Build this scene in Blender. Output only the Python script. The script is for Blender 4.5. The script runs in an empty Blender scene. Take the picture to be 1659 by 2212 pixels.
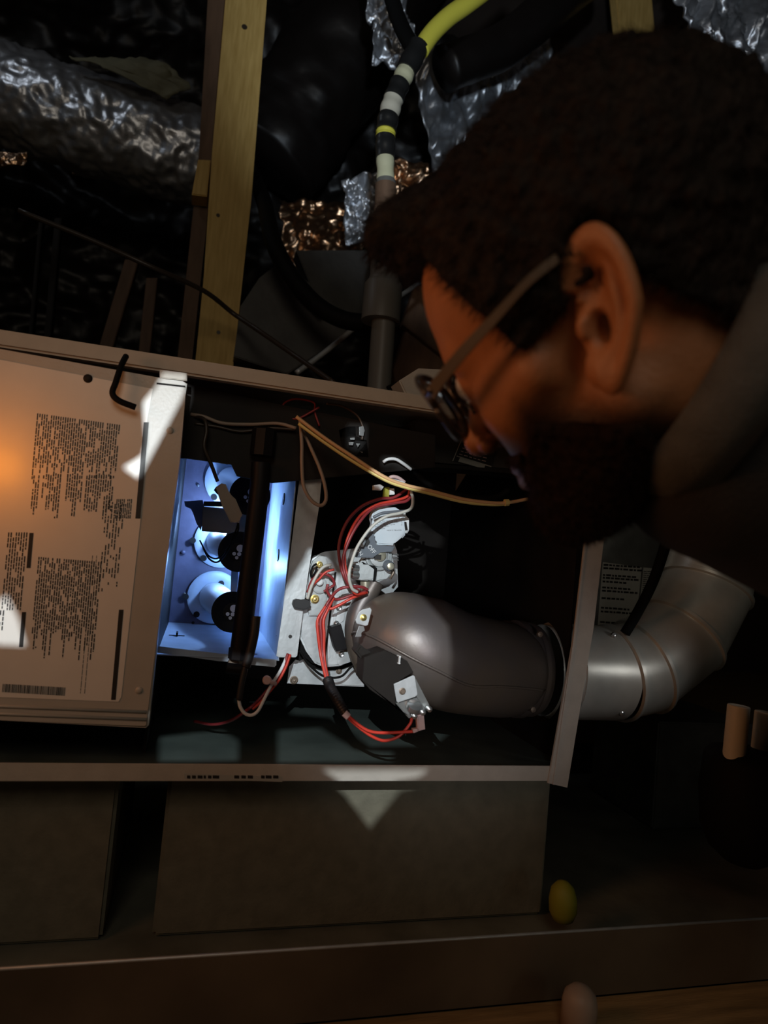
import bpy, bmesh, math, random
import numpy as np
from mathutils import Vector, Matrix
random.seed(7)
S = bpy.context.scene
COL = S.collection

# ------------------------------------------------------------------ camera
F, YAW, PIT, ROL = 1450.0, math.radians(15), math.radians(3.6), math.radians(5.15)
FLOOR = -0.448                      # camera stands 0.448 m above the attic deck (origin = camera)
r0 = Vector((math.cos(YAW), -math.sin(YAW), 0))
FW = Vector((math.sin(YAW)*math.cos(PIT), math.cos(YAW)*math.cos(PIT), math.sin(PIT)))
u0 = r0.cross(FW)
RT = r0*math.cos(ROL) + u0*math.sin(ROL)
UP = u0*math.cos(ROL) - r0*math.sin(ROL)
cam = bpy.data.cameras.new('camera'); cam_o = bpy.data.objects.new('camera', cam); COL.objects.link(cam_o)
M = Matrix((RT, UP, -FW)).transposed().to_4x4()
cam_o.matrix_world = M
cam.sensor_fit = 'VERTICAL'; cam.sensor_height = 36; cam.lens = 36*F/2212
cam.clip_start = 0.01; cam.clip_end = 50
cam.dof.use_dof = True; cam.dof.focus_distance = 0.86; cam.dof.aperture_fstop = 5.0
S.camera = cam_o
S.view_settings.view_transform = 'Standard'; S.view_settings.look = 'None'
S.view_settings.gamma = 1; S.view_settings.use_curve_mapping = False
S.view_settings.exposure = 0.0

# ------------------------------------------------------------------ world and lamps
w = bpy.data.worlds.new('world'); S.world = w; w.use_nodes = True
w.node_tree.nodes['Background'].inputs[0].default_value = (0.5, 0.36, 0.26, 1)
w.node_tree.nodes['Background'].inputs[1].default_value = 0.008

def ray(px, py): return FW*F + RT*(px-829.5) - UP*(py-1106)
def P(px, py, Y):
    d = ray(px, py); return d*(Y/d.y)
def Pd(px, py, dep): return ray(px, py)*(dep/F)
def Pz(px, py, z):
    d = ray(px, py); return d*(z/d.z)

def lamp(name, kind, loc, energy, color, size=0.01, target=None, spot=None, blend=0.3, spread=None):
    l = bpy.data.lights.new(name, kind); l.energy = energy; l.color = color
    if kind == 'AREA':
        l.size = size
        if spread: l.spread = math.radians(spread)
    else: l.shadow_soft_size = size
    if kind == 'SPOT': l.spot_size = math.radians(spot); l.spot_blend = blend
    o = bpy.data.objects.new(name, l); COL.objects.link(o); o.location = loc
    if target is not None:
        o.rotation_euler = (Vector(target)-Vector(loc)).to_track_quat('-Z', 'Y').to_euler()
    return o
TORCH = Vector((-0.07, -0.02, 0.17))
lamp('torch_light', 'SPOT', TORCH, 24, (0.86, 0.95, 1.0), 0.0009, P(560, 1250, .78)+Vector((0,0,.06)), 75, 0.1)
lamp('burner_light_upper', 'POINT', P(480, 1122, 1.03), 0.75, (0.27, 0.50, 1.0), 0.005)
lamp('burner_light_lower', 'POINT', P(512, 1215, 1.0), 0.50, (0.25, 0.49, 1.0), 0.005)
lamp('warm_lamp', 'POINT', P(-60, 985, .67), 0.085, (1.0, 0.27, 0.0), 0.02)
lamp('warm_face_lamp', 'AREA', (-0.55, 0.35, 0.12), 0.48, (1.0, 0.42, 0.18), 0.25, (0.2, 0.42, 0.05), spread=120)
lamp('attic_fill', 'AREA', (-0.2, -0.6, 0.7), 2.1, (1.0, 0.87, 0.70), 0.5, (0.1, 0.9, -0.05))
lamp('elbow_fill', 'AREA', (0.16, -0.06, -0.10), 0.045, (0.96, 0.92, 0.95), 0.10, P(985, 1440, .8), spread=32)  # added fill aimed at the flue elbow, no visible source
lamp('right_low_fill', 'AREA', (0.80, 0.02, -0.20), 0.13, (0.95, 1.0, 0.88), 0.14, (.56, .86, -.13))  # added fill from the lower right, no visible source
lamp('duct_fill', 'AREA', (0.665, 0.59, -0.07), 0.0085, (1.0, 0.98, 0.95), 0.05, (.54, .80, -.137), spread=62)  # added fill brightening the outer duct, no source of its own
lamp('foil_cool_lamp', 'SPOT', (0.05, 0.02, 0.28), 24, (0.75, 0.88, 1.0), 0.02, P(1080, 60, 1.5), 52, 0.6)
lamp('attic_cool_lamp', 'POINT', (-0.7, 1.15, 1.25), 1.0, (0.85, 0.92, 1.0), 0.05)

# ------------------------------------------------------------------ helpers
def nodes(m):
    m.use_nodes = True; nt = m.node_tree; return nt, nt.nodes['Principled BSDF']
def mat(name, col, rough=0.5, metal=0.0, var=0.0, scale=40, bump=0.0, bscale=None, col2=None, spec=0.5, emit=None, trans=0.0, aniso=None):
    m = bpy.data.materials.new(name); nt, b = nodes(m)
    b.inputs['Base Color'].default_value = (*col, 1); b.inputs['Roughness'].default_value = rough
    b.inputs['Metallic'].default_value = metal; b.inputs['Specular IOR Level'].default_value = spec
    if trans: b.inputs['Transmission Weight'].default_value = trans
    tc = nt.nodes.new('ShaderNodeTexCoord')
    mp = nt.nodes.new('ShaderNodeMapping'); nt.links.new(tc.outputs['Object'], mp.inputs[0])
    if aniso: mp.inputs['Scale'].default_value = aniso
    if var or col2:
        n = nt.nodes.new('ShaderNodeTexNoise'); n.inputs['Scale'].default_value = scale; n.inputs['Detail'].default_value = 6
        nt.links.new(mp.outputs[0], n.inputs['Vector'])
        rp = nt.nodes.new('ShaderNodeValToRGB'); nt.links.new(n.outputs[0], rp.inputs[0])
        c2 = col2 or tuple(min(1, c*(1+var)) for c in col); c1 = tuple(c*(1-var) for c in col) if not col2 else col
        rp.color_ramp.elements[0].position = .3; rp.color_ramp.elements[1].position = .7
        rp.color_ramp.elements[0].color = (*c1, 1); rp.color_ramp.elements[1].color = (*c2, 1)
        nt.links.new(rp.outputs[0], b.inputs['Base Color'])
    if bump:
        n = nt.nodes.new('ShaderNodeTexNoise'); n.inputs['Scale'].default_value = bscale or scale; n.inputs['Detail'].default_value = 4
        nt.links.new(mp.outputs[0], n.inputs['Vector'])
        bp = nt.nodes.new('ShaderNodeBump'); bp.inputs['Strength'].default_value = bump; bp.inputs['Distance'].default_value = 0.002
        nt.links.new(n.outputs[0], bp.inputs['Height']); nt.links.new(bp.outputs[0], b.inputs['Normal'])
    return m
MT = {}
MT['paint'] = mat('grey_beige_enamel', (.50,.46,.40), .55, 0, .06, 60, .15, 300)
MT['rail'] = mat('rail_enamel', (.50,.44,.36), .5, 0, .05, 60)
MT['door'] = mat('door_enamel', (.46,.43,.38), .38, 0, .05, 30, .1, 300)
MT['paper'] = mat('label_paper', (.78,.74,.68), .33, 0, .03, 30)
MT['ink'] = mat('black_ink', (.02,.018,.016), .5)
MT['galv'] = mat('galvanized_steel', (.62,.65,.66), .42, .55, .12, 55, .12, 200)
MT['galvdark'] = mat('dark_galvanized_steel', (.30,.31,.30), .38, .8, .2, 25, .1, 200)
MT['boxmet'] = mat('burner_box_steel', (.50,.55,.64), .48, .15, .1, 40, .1, 150)
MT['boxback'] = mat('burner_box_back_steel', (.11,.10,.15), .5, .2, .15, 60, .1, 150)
MT['shelf'] = mat('inner_floor_steel', (.16,.20,.18), .3, .5, .25, 12, .08, 60)
MT['flue'] = mat('heat_stained_flue_steel', (.125,.112,.118), .42, .5, 0, 9, .05, 300, (.18,.14,.10))
MT['duct'] = mat('outer_duct_steel', (.55,.55,.51), .36, .35, .15, 20, .05, 100)
MT['black'] = mat('black_iron', (.008,.007,.008), .5, 0, .2, 50, spec=.2)
MT['blackrub'] = mat('black_rubber', (.004,.004,.004), .7, spec=.15)
MT['conduit'] = mat('black_conduit', (.015,.014,.015), .5)
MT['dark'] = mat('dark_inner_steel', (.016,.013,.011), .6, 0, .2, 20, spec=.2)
MT['valve'] = mat('valve_cast_aluminium', (.50,.53,.53), .45, .25, .08, 80, .15, 300)
MT['valvelid'] = mat('valve_cover_plastic', (.62,.69,.74), .5, 0, .03, 60)
MT['charcoal'] = mat('charcoal_plate', (.13,.15,.175), .45)
MT['brass'] = mat('brass', (.75,.60,.22), .3, .9)
MT['palebrass'] = mat('pale_brass', (.60,.57,.44), .35, .7)
MT['steel'] = mat('bright_steel', (.72,.74,.74), .25, .9)
MT['rust'] = mat('dull_steel_bolt', (.22,.17,.13), .5, .6)
MT['white'] = mat('white_plastic', (.78,.80,.80), .45)
MT['ceramic'] = mat('white_lit_tube_metal', (.90,.90,.92), .4, .1)
MT['red'] = mat('red_wire', (.62,.05,.03), .38)
MT['redd'] = mat('maroon_wire', (.26,.03,.035), .4)
MT['wwire'] = mat('pale_grey_wire', (.55,.55,.50), .4)
MT['ywire'] = mat('yellow_wire', (.75,.62,.22), .4)
MT['owire'] = mat('orange_tan_wire', (.75,.45,.22), .4)
MT['tan'] = mat('tan_connector', (.36,.27,.21), .5)
MT['pink'] = mat('pinkish_nylon', (.60,.42,.40), .45)
MT['foam'] = mat('dusty_foam_block', (.19,.175,.125), .9, 0, .15, 50, .4, 200)
MT['pan'] = mat('drain_pan_steel', (.20,.165,.12), .4, .55, .3, 7, .1, 50)
MT['panfloor'] = mat('dusty_pan_floor', (.24,.24,.19), .6, .3, .35, 9, .3, 60)
MT['deck'] = mat('attic_plywood', (.30,.19,.08), .8, 0, .3, 12, .3, 60, aniso=(1,8,8))
MT['wood'] = mat('pine_stud', (.78,.52,.17), .7, 0, 0, 14, .25, 60, (.58,.36,.10), aniso=(9,9,1))
MT['woodr'] = mat('reddish_lumber', (.15,.085,.05), .75, 0, .25, 10, .2, 40, aniso=(6,6,1))
MT['foil'] = mat('crumpled_foil', (.60,.62,.66), .36, .8, .2, 30, .6, 60)
MT['foilw'] = mat('warm_lit_foil', (.70,.45,.28), .30, 1, .2, 30, .6, 60)  # copy of the foil with warm orange light put into its colour
MT['plastic'] = mat('black_duct_film', (.012,.009,.008), .42, 0, 0, 20, .5, 25)
MT['board'] = mat('grey_duct_board', (.055,.052,.048), .55, .2, .2, 20, .3, 60)
MT['batt'] = mat('olive_insulation_paper', (.20,.19,.12), .8, 0, .2, 20, .6, 60)
MT['pvc'] = mat('grey_pvc', (.16,.155,.14), .45)
MT['tape'] = mat('black_tape', (.018,.018,.018), .35)
MT['cream'] = mat('cream_pvc', (.70,.68,.45), .4, 0, .05, 30)
MT['yellow'] = mat('yellow_pipe', (.85,.78,.10), .35)
MT['yfoam'] = mat('yellow_rubber', (.30,.28,.02), .6)
MT['creampvc'] = mat('pale_cream_pvc', (.66,.62,.50), .45, 0, .05, 30)
MT['darkroom'] = mat('dark_sheathing', (.07,.05,.04), .9, 0, .3, 6)
MT['sticker'] = mat('pale_sticker', (.42,.42,.38), .5)
MT['glow'] = mat('red_glow_line', (.8,.05,.06), .5)
MT['cable'] = mat('brown_black_cable', (.05,.035,.025), .4)

OFF = {}
def _link(name, me, parent, loc):
    o = bpy.data.objects.new(name, me); COL.objects.link(o)
    o.location = loc
    if parent is not None: o.parent = parent
    return o
def obj(name, bm, m, parent=None, label=None, cat=None, group=None, kind=None, smooth=False):
    """ONE mesh object from a bmesh given in world coordinates"""
    if parent is not None:
        off = OFF[parent.name]
        loc = Vector((0,0,0))
    else:
        vs = [v.co for v in bm.verts]
        off = Vector((sum(v.x for v in vs)/len(vs), sum(v.y for v in vs)/len(vs), min(v.z for v in vs))); loc = off
    for v in bm.verts: v.co -= off
    bmesh.ops.recalc_face_normals(bm, faces=bm.faces[:])
    me = bpy.data.meshes.new(name); bm.to_mesh(me); bm.free()
    if smooth:
        me.polygons.foreach_set('use_smooth', [True]*len(me.polygons))
        if smooth == 'auto':
            try: me.set_sharp_from_angle(angle=math.radians(38))
            except Exception: pass
    me.materials.append(MT[m] if isinstance(m, str) else m)
    o = _link(name, me, parent, loc); OFF[o.name] = off
    tag(o, label, cat, group, kind); return o
def tag(o, label=None, cat=None, group=None, kind=None):
    if label: o['label'] = label
    if cat: o['category'] = cat
    if group: o['group'] = group
    if kind: o['kind'] = kind
    return o
def thing(name, label, cat, loc, group=None):
    o = bpy.data.objects.new(name, None); COL.objects.link(o); o.location = loc; o.empty_display_size = .02
    OFF[o.name] = Vector(loc); return tag(o, label, cat, group)

def NB(): return bmesh.new()
def add_prism(bm, pts, d, bev=0.0):
    """polygon of 3-D points extruded by vector d (pts = near face)"""
    a = [bm.verts.new(p) for p in pts]; b = [bm.verts.new(Vector(p)+d) for p in pts]
    n = len(pts); fa = bm.faces.new(a); bm.faces.new(b[::-1])
    for i in range(n): bm.faces.new((a[i], b[i], b[(i+1)%n], a[(i+1)%n]))
    if bev:
        es = [e for e in bm.edges if e.verts[0] in a and e.verts[1] in a]
        bmesh.ops.bevel(bm, geom=es, offset=bev, segments=2, affect='EDGES', clamp_overlap=True)
    return bm
def plate_bm(pts, Y, th=.0015, bev=0.0004, bm=None):
    return add_prism(bm or NB(), [P(x, y, Y) for x, y in pts], Vector((0, th, 0)), bev)
def add_box(bm, lo, hi, bev=0.0):
    lo, hi = Vector(lo), Vector(hi)
    b2 = bmesh.ops.create_cube(bm, size=1)
    for v in b2['verts']: v.co = Vector(((lo.x+hi.x)/2+(hi.x-lo.x)*v.co.x, (lo.y+hi.y)/2+(hi.y-lo.y)*v.co.y, (lo.z+hi.z)/2+(hi.z-lo.z)*v.co.z))
    if bev:
        es = {e for v in b2['verts'] for e in v.link_edges}
        bmesh.ops.bevel(bm, geom=list(es), offset=bev, segments=2, affect='EDGES')
    return bm
def basis(d):
    d = Vector(d).normalized(); a = Vector((0,0,1)) if abs(d.z) < .9 else Vector((1,0,0))
    s = d.cross(a).normalized(); return s, s.cross(d).normalized(), d
def add_lathe(bm, prof, o, d, seg=24, caps=True, s0=None):
    """prof = [(t along axis, radius)], axis from point o in direction d"""
    s, t, d = basis(d); o = Vector(o); rings = []
    for (h, r) in prof:
        rings.append([bm.verts.new(o+d*h+(s*math.cos(2*math.pi*k/seg)+t*math.sin(2*math.pi*k/seg))*r) for k in range(seg)])
    for a, b in zip(rings, rings[1:]):
        for k in range(seg): bm.faces.new((a[k], a[(k+1)%seg], b[(k+1)%seg], b[k]))
    if caps:
        bm.faces.new(rings[0][::-1]); bm.faces.new(rings[-1])
    return bm
def spline(pts, n=8):
    pts = [Vector(p) for p in pts]
    if len(pts) < 3: return pts
    q = [pts[0]*2-pts[1]]+pts+[pts[-1]*2-pts[-2]]; out = []
    for i in range(1, len(q)-2):
        for k in range(n):
            t = k/n; a, b, c, e = q[i-1], q[i], q[i+1], q[i+2]
            out.append(.5*((2*b)+(c-a)*t+(2*a-5*b+4*c-e)*t*t+(3*b-a-3*c+e)*t**3))
    out.append(pts[-1]); return out
def add_tube(bm, pts, r, seg=8, n=8, smooth=True):
    """r = number or function of 0..1"""
    p = spline(pts, n) if smooth else [Vector(x) for x in pts]
    m = len(p); R = r if callable(r) else (lambda t: r)
    tan = [(p[min(i+1, m-1)]-p[max(i-1, 0)]).normalized() for i in range(m)]
    s, t, _ = basis(tan[0]); rings = []
    for i in range(m):
        s = (s-tan[i]*s.dot(tan[i])).normalized(); t = tan[i].cross(s); rr = R(i/(m-1))
        rings.append([bm.verts.new(p[i]+(s*math.cos(2*math.pi*k/seg)+t*math.sin(2*math.pi*k/seg))*rr) for k in range(seg)])
    for a, b in zip(rings, rings[1:]):
        for k in range(seg): bm.faces.new((a[k], a[(k+1)%seg], b[(k+1)%seg], b[k]))
    bm.faces.new(rings[0][::-1]); bm.faces.new(rings[-1]); return bm
def tube_px(pts, r, seg=8, n=8, bm=None):
    """pts = (px, py, Y)"""
    return add_tube(bm or NB(), [P(*q) for q in pts], r, seg, n)
def add_hex(bm, c, d, r, h, dome=0.0):
    add_lathe(bm, [(0, r), (h, r), (h*1.15, r*.85)], c, d, 6)
    if dome: add_lathe(bm, [(h, r*.55), (h+dome*.7, r*.4), (h+dome, r*.12)], c, d, 12)
    return bm
def text_mesh(s, A, B, Y, hpx, name='printed_text', m='ink', parent=None, dy=-.0002, **k):
    """lettering lying on plane Y, baseline from pixel A towards B, width A-B, cap height hpx pixels"""
    cu = bpy.data.curves.new('t', 'FONT'); cu.body = s; cu.fill_mode = 'FRONT'
    to = bpy.data.objects.new('t', cu); COL.objects.link(to)
    bpy.context.view_layer.update()
    me = bpy.data.meshes.new_from_object(to.evaluated_get(bpy.context.evaluated_depsgraph_get()))
    bpy.data.objects.remove(to); bpy.data.curves.remove(cu)
    xs = [v.co.x for v in me.vertices]; w_ = max(xs)-min(xs); x0 = min(xs)
    Av, Bv = Vector(A), Vector(B); dd = (Bv-Av); perp = Vector((dd.y, -dd.x)).normalized()
    bm = NB(); bm.from_mesh(me); bpy.data.meshes.remove(me)
    for v in bm.verts:
        q = Av+dd*((v.co.x-x0)/w_)+perp*(v.co.y/.7*hpx)
        v.co = P(q.x, q.y, Y+dy)
    return obj(name, bm, m, parent, **k)
VEC_Y = Vector((0, -1, 0))
def screw(name, px, py, Y, rpx, m, parent, h=.0025, kindhex=True, label=None):
    c = P(px, py, Y); r = rpx*Y/F*1.03
    bm = NB()
    if kindhex:
        add_lathe(bm, [(0, r*1.25), (.0005, r*1.25), (.0007, r*.9)], c, VEC_Y, 20)
        add_hex(bm, c+Vector((0, -.0004, 0)), VEC_Y, r, h)
        add_lathe(bm, [(h*.9, r*.5), (h*1.5, r*.42), (h*1.6, r*.2)], c, VEC_Y, 12)
    else:
        add_lathe(bm, [(0, r), (h*.5, r*.95), (h, r*.6), (h*1.1, r*.2)], c, VEC_Y, 16)
    return obj(name, bm, m, parent, label=label, smooth='auto')
# ------------------------------------------------------------------ setting
def struct(name, bm, m, **k): return obj(name, bm, m, kind='structure', **k)
bm = NB(); add_box(bm, (-2.2, -1.6, FLOOR-.04), (3.2, 3.0, FLOOR-.0185)); struct('floor', bm, 'deck')
fl = [o for o in COL.objects if o.name == 'floor'][0]
for i in range(9):                      # attic deck boards lying on the joists
    y0 = -1.6+i*.512
    bm = NB(); add_box(bm, (-2.2, y0, FLOOR-.0185), (3.2, y0+.508, FLOOR-.0005), .001); obj('deck_board', bm, 'deck', fl)
bm = NB(); add_box(bm, (-2.2, 2.95, FLOOR), (3.2, 3.05, 2.2)); struct('wall_back', bm, 'darkroom')
bm = NB(); add_box(bm, (-2.3, -1.6, FLOOR), (-2.2, 3.05, 2.2)); struct('wall_left', bm, 'darkroom')
bm = NB(); add_box(bm, (3.2, -1.6, FLOOR), (3.3, 3.05, 2.2)); struct('wall_right', bm, 'darkroom')
bm = NB(); add_box(bm, (-2.3, -1.7, FLOOR), (3.3, -1.6, 2.2)); struct('wall_front', bm, 'darkroom')
bm = NB(); add_prism(bm, [(-2.3,-1.7,2.2),(3.3,-1.7,2.2),(3.3,3.05,1.9),(-2.3,3.05,1.9)], Vector((0,0,.1))); struct('ceiling', bm, 'darkroom')

# ------------------------------------------------------------------ furnace cabinet
XL, XR, ZT, ZB, YF = -.34, .468, .192, -.2425, .75
fur = thing('furnace_cabinet', 'horizontal grey-beige metal furnace cabinet, its right compartment open, standing on dusty blocks', 'furnace', (-.1, .95, ZB))
b = NB(); add_box(b, (XL, YF, .174), (XR, YF+.016, ZT), .0025); obj('top_rail', b, 'rail', fur, label='warm grey top rim of the cabinet')
b = NB(); add_box(b, (XL, YF+.012, ZT-.002), (XR, 1.235, ZT-.0005)); obj('top_panel', b, 'paint', fur)
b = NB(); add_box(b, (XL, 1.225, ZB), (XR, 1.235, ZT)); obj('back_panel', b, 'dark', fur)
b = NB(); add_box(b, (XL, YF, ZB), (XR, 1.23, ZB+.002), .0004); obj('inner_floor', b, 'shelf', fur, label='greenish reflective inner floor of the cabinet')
b = NB(); add_box(b, (XL, YF-.001, ZB-.0145), (.448, YF+.0012, ZB+.0035), .0006); lip = obj('front_lip', b, 'paint', fur)
rs = random.Random(3)
b = plate_bm([(398,1671),(610,1678),(610,1689),(398,1682)], YF-.0013, .0002, 0); obj('sticker_strip', b, 'sticker', lip)
b = NB(); x = 404
while x < 600:
    wd = rs.uniform(5, 14)
    if not (470 < x < 505 or 540 < x < 560): plate_bm([(x,1675),(x+wd,1675.3),(x+wd,1682),(x,1681.5)], YF-.0016, .0002, 0, b)
    x += wd+rs.uniform(2, 5)
obj('printed_text', b, 'ink', lip, kind='stuff')
b = NB(); add_box(b, (XL, YF+.02, ZB+.002), (XL+.003, 1.225, ZT-.003)); obj('left_panel', b, 'paint', fur)
b = NB(); add_box(b, (-.037, .79, ZB+.002), (-.034, 1.225, .172)); obj('bulkhead', b, 'dark', fur)
# right end panel with a round hole for the flue, and the corner post in front of it
def ring_plate(bm, x, yc, zc, r, ylo, yhi, zlo, zhi, n=32):
    inn, out = [], []
    for k in range(n):
        a = 2*math.pi*k/n; c, s = math.cos(a), math.sin(a)
        t = min((yhi-yc)/c if c > 1e-6 else 1e9, (ylo-yc)/c if c < -1e-6 else 1e9, (zhi-zc)/s if s > 1e-6 else 1e9, (zlo-zc)/s if s < -1e-6 else 1e9)
        inn.append(Vector((x, yc+r*c, zc+r*s))); out.append(Vector((x, yc+t*c, zc+t*s)))
    for dx in (0, .0015):
        vi = [bm.verts.new(v+Vector((dx,0,0))) for v in inn]; vo = [bm.verts.new(v+Vector((dx,0,0))) for v in out]
        for k in range(n): bm.faces.new((vi[k], vi[(k+1)%n], vo[(k+1)%n], vo[k]))
    return bm
DY, DZ = .835, -.137                     # flue axis
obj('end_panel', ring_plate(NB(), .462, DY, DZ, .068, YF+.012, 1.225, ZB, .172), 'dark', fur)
b = plate_bm([(1266,1150),(1306,1160),(1283,1352),(1226,1702),(1184,1692),(1239,1380)], YF-.004, .003, .0006); obj('corner_post', b, 'paint', fur, label='narrow pale grey corner post')
b = plate_bm([(1266,1150),(1270,1151),(1243,1381),(1198,1696),(1194,1695),(1239,1380)], YF-.0055, .002, .0004); obj('post_fold', b, 'paint', fur)
# upper control shelf hiding the top of the burner box
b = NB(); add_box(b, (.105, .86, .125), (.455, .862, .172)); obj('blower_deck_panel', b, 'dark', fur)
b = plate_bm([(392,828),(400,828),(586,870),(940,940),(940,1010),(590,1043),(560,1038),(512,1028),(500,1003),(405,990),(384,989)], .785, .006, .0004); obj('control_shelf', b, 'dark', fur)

# ------------------------------------------------------------------ access door at left
YD = .722
door = thing('access_door', 'tall pale access door at left covered by a printed instruction sheet', 'door', P(160, 1560, YD))
b = NB()
dp = [(-450,712),(-10,752),(345,816),(394,822),(404,828),(401,850),(388,1000),(372,1120),(345,1330),(321,1568),(314,1574),(0,1556),(-450,1541)]
plate_bm(dp, YD, .024, .0025, b); obj('door_panel', b, 'door', door)
b = plate_bm([(-260,764),(-10,775),(330,840),(318,905),(306,1100),(262,1505),(256,1516),(0,1506),(-240,1498)], YD-.0006, .0005, 0); sheet = obj('instruction_sheet', b, 'paper', door, label='cream instruction sheet printed with dense rotated text')
for (ya, yb) in ((1528,1534),(1545,1550)):
    b = NB(); add_tube(b, [P(-440, ya-20, YD-.0005), P(316, yb+4, YD-.0005)], .0016, 8, 2, False); obj('bead_ridge', b, 'door', door, smooth=True)
b = plate_bm([(345,798),(404,806),(404,822),(345,816)], YD-.002, .006, .0008); obj('corner_bracket', b, 'paint', door, label='bright cream corner bracket under the rail')
b = plate_bm([(338,826),(400,833),(400,836),(338,829)], YD-.0022, .002, .0003); obj('gasket_line', b, 'blackrub', door)
for (x, y) in ((190,818),(367,930),(300,1491)):
    screw('screw', x, y, YD, 7 if x != 190 else 9, 'dark' if x == 190 else 'door', door, .002, False)
# text printing: words run up the sheet
SL = -.088
def words(bm, x0, ya, yb, th=2.3, gap=.12, ragged=0):
    y = ya; yb = yb-rs.random()*ragged
    while y < yb:
        l = rs.uniform(4, 15)
        if rs.random() > gap:
            xa = x0+SL*(y-1100); xb = x0+SL*(min(y+l, yb)-1100); y2 = min(y+l, yb)
            bm.faces.new([bm.verts.new(P(*q, YD-.0009)) for q in ((xa,y),(xa+th,y),(xb+th,y2),(xb,y2))])
        y += l+1.8
t = NB()
for i in range(36): words(t, 62+i*5.1, 893+i*.7, rs.choice((1010,1020,1000)) if i%3 else 1035, 2.4)
for i in range(34):
    if i in (3,12,13,21): continue
    words(t, 66+i*5.2, 1022+rs.random()*6, 1130, 2.4, ragged=70)
for i in range(8): words(t, 22+i*5.6, 1150, 1318, 2.6)
for i in range(10): words(t, -32+i*6.4, 1318, 1386, 3.0)
for i in range(28): words(t, 92+i*5.0, 1203+i*.4, 1430, 2.5, ragged=75)
for i in range(7): words(t, 228+i*6.2, 1075+rs.random()*20, 1290, 2.3, .35, ragged=60)
for i in range(9): words(t, 250+i*3.9, 1078, 1120, 2.0)
for i in (0, 1): words(t, 208+i*9, 1200, 1498, 1.1, 0)
obj('printed_text', t, 'ink', sheet, kind='stuff')
def bar(x, ya, yb, wd):
    b = NB(); xa, xb = x+SL*(ya-1100), x+SL*(yb-1100)
    b.faces.new([b.verts.new(P(*q, YD-.0009)) for q in ((xa,ya),(xa+wd,ya),(xb+wd,yb),(xb,yb))]); obj('heading_bar', b, 'ink', sheet)
for q in ((68,1151,1227,9), (67,1322,1398,9), (294,912,1120,11), (276,1317,1512,10)): bar(*q)
t = NB(); x = 6
while x < 142:
    wd = rs.choice((1.0, 1.4, 2.2)); y0 = 1477+(x-6)*.06
    t.faces.new([t.verts.new(P(*q, YD-.0009)) for q in ((x,y0),(x+wd,y0),(x+wd-1.6,y0+18),(x-1.6,y0+18))]); x += wd+rs.choice((1.1, 1.6))
obj('barcode', t, 'ink', sheet, kind='stuff')
tag(obj('rubber_hose', tube_px([(272,770,.735),(262,790,.716),(250,826,.708),(243,850,.708),(258,866,.708),(293,880,.709)], .0031, 10), 'blackrub', smooth=True),
    'short bent black rubber tube hanging in front of the access door', 'tube')

# ------------------------------------------------------------------ burner box
bx = thing('burner_box', 'open blue-lit sheet metal burner box with three round ports', 'burner box', P(470, 1440, .83))
X0, X1, Z0, Z1, YB0, YB1 = -.0352, .1030, -.1335, .125, .80, 1.09
b = NB(); add_box(b, (X0, YB0, Z0), (X0+.0012, YB1, Z1)); obj('side_wall', b, 'boxmet', bx)
b = NB(); add_box(b, (X1-.0012, YB0, Z0), (X1, YB1, Z1)); obj('side_wall', b, 'boxmet', bx)
b = NB(); add_box(b, (X0, YB0-.004, Z0-.0012), (X1, YB1, Z0), .0002); obj('bottom_wall', b, 'boxmet', bx)
b = NB(); add_box(b, (X0, YB0+.01, Z1), (X1, YB1, Z1+.0012)); obj('top_wall', b, 'boxmet', bx)
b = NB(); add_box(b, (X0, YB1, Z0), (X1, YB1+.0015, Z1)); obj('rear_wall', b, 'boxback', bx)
b = plate_bm([(590,1424),(597,1425),(597,1437),(593,1441),(495,1432),(495,1418)], YB0-.006, .0015, .0004); obj('front_lip', b, 'galv', bx)
b = plate_bm([(342,1396),(480,1412),(590,1424),(590,1436),(470,1428),(340,1410)], YB0-.003, .0015, .0004); obj('lower_edge', b, 'boxmet', bx)
b = plate_bm([(660,985),(700,985),(690,1090),(664,1250),(642,1417),(638,1420),(602,1420),(597,1417),(622,1240),(645,1052),(654,985)], YB0-.004, .0015, .0005); fl_ = obj('side_flange', b, 'galv', bx, label='galvanized side flange with a dark hole')
b = NB(); add_lathe(b, [(0,.0022),(.0004,.0022)], P(627,1375,YB0-.0042), VEC_Y, 16); obj('hole', b, 'ink', fl_)
b = plate_bm([(634,1021),(650,1023),(648,1036),(632,1034)], YB0-.008, .006, .0008); obj('wire_tab', b, 'white', bx, label='small pale blue-white plastic tab')
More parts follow.
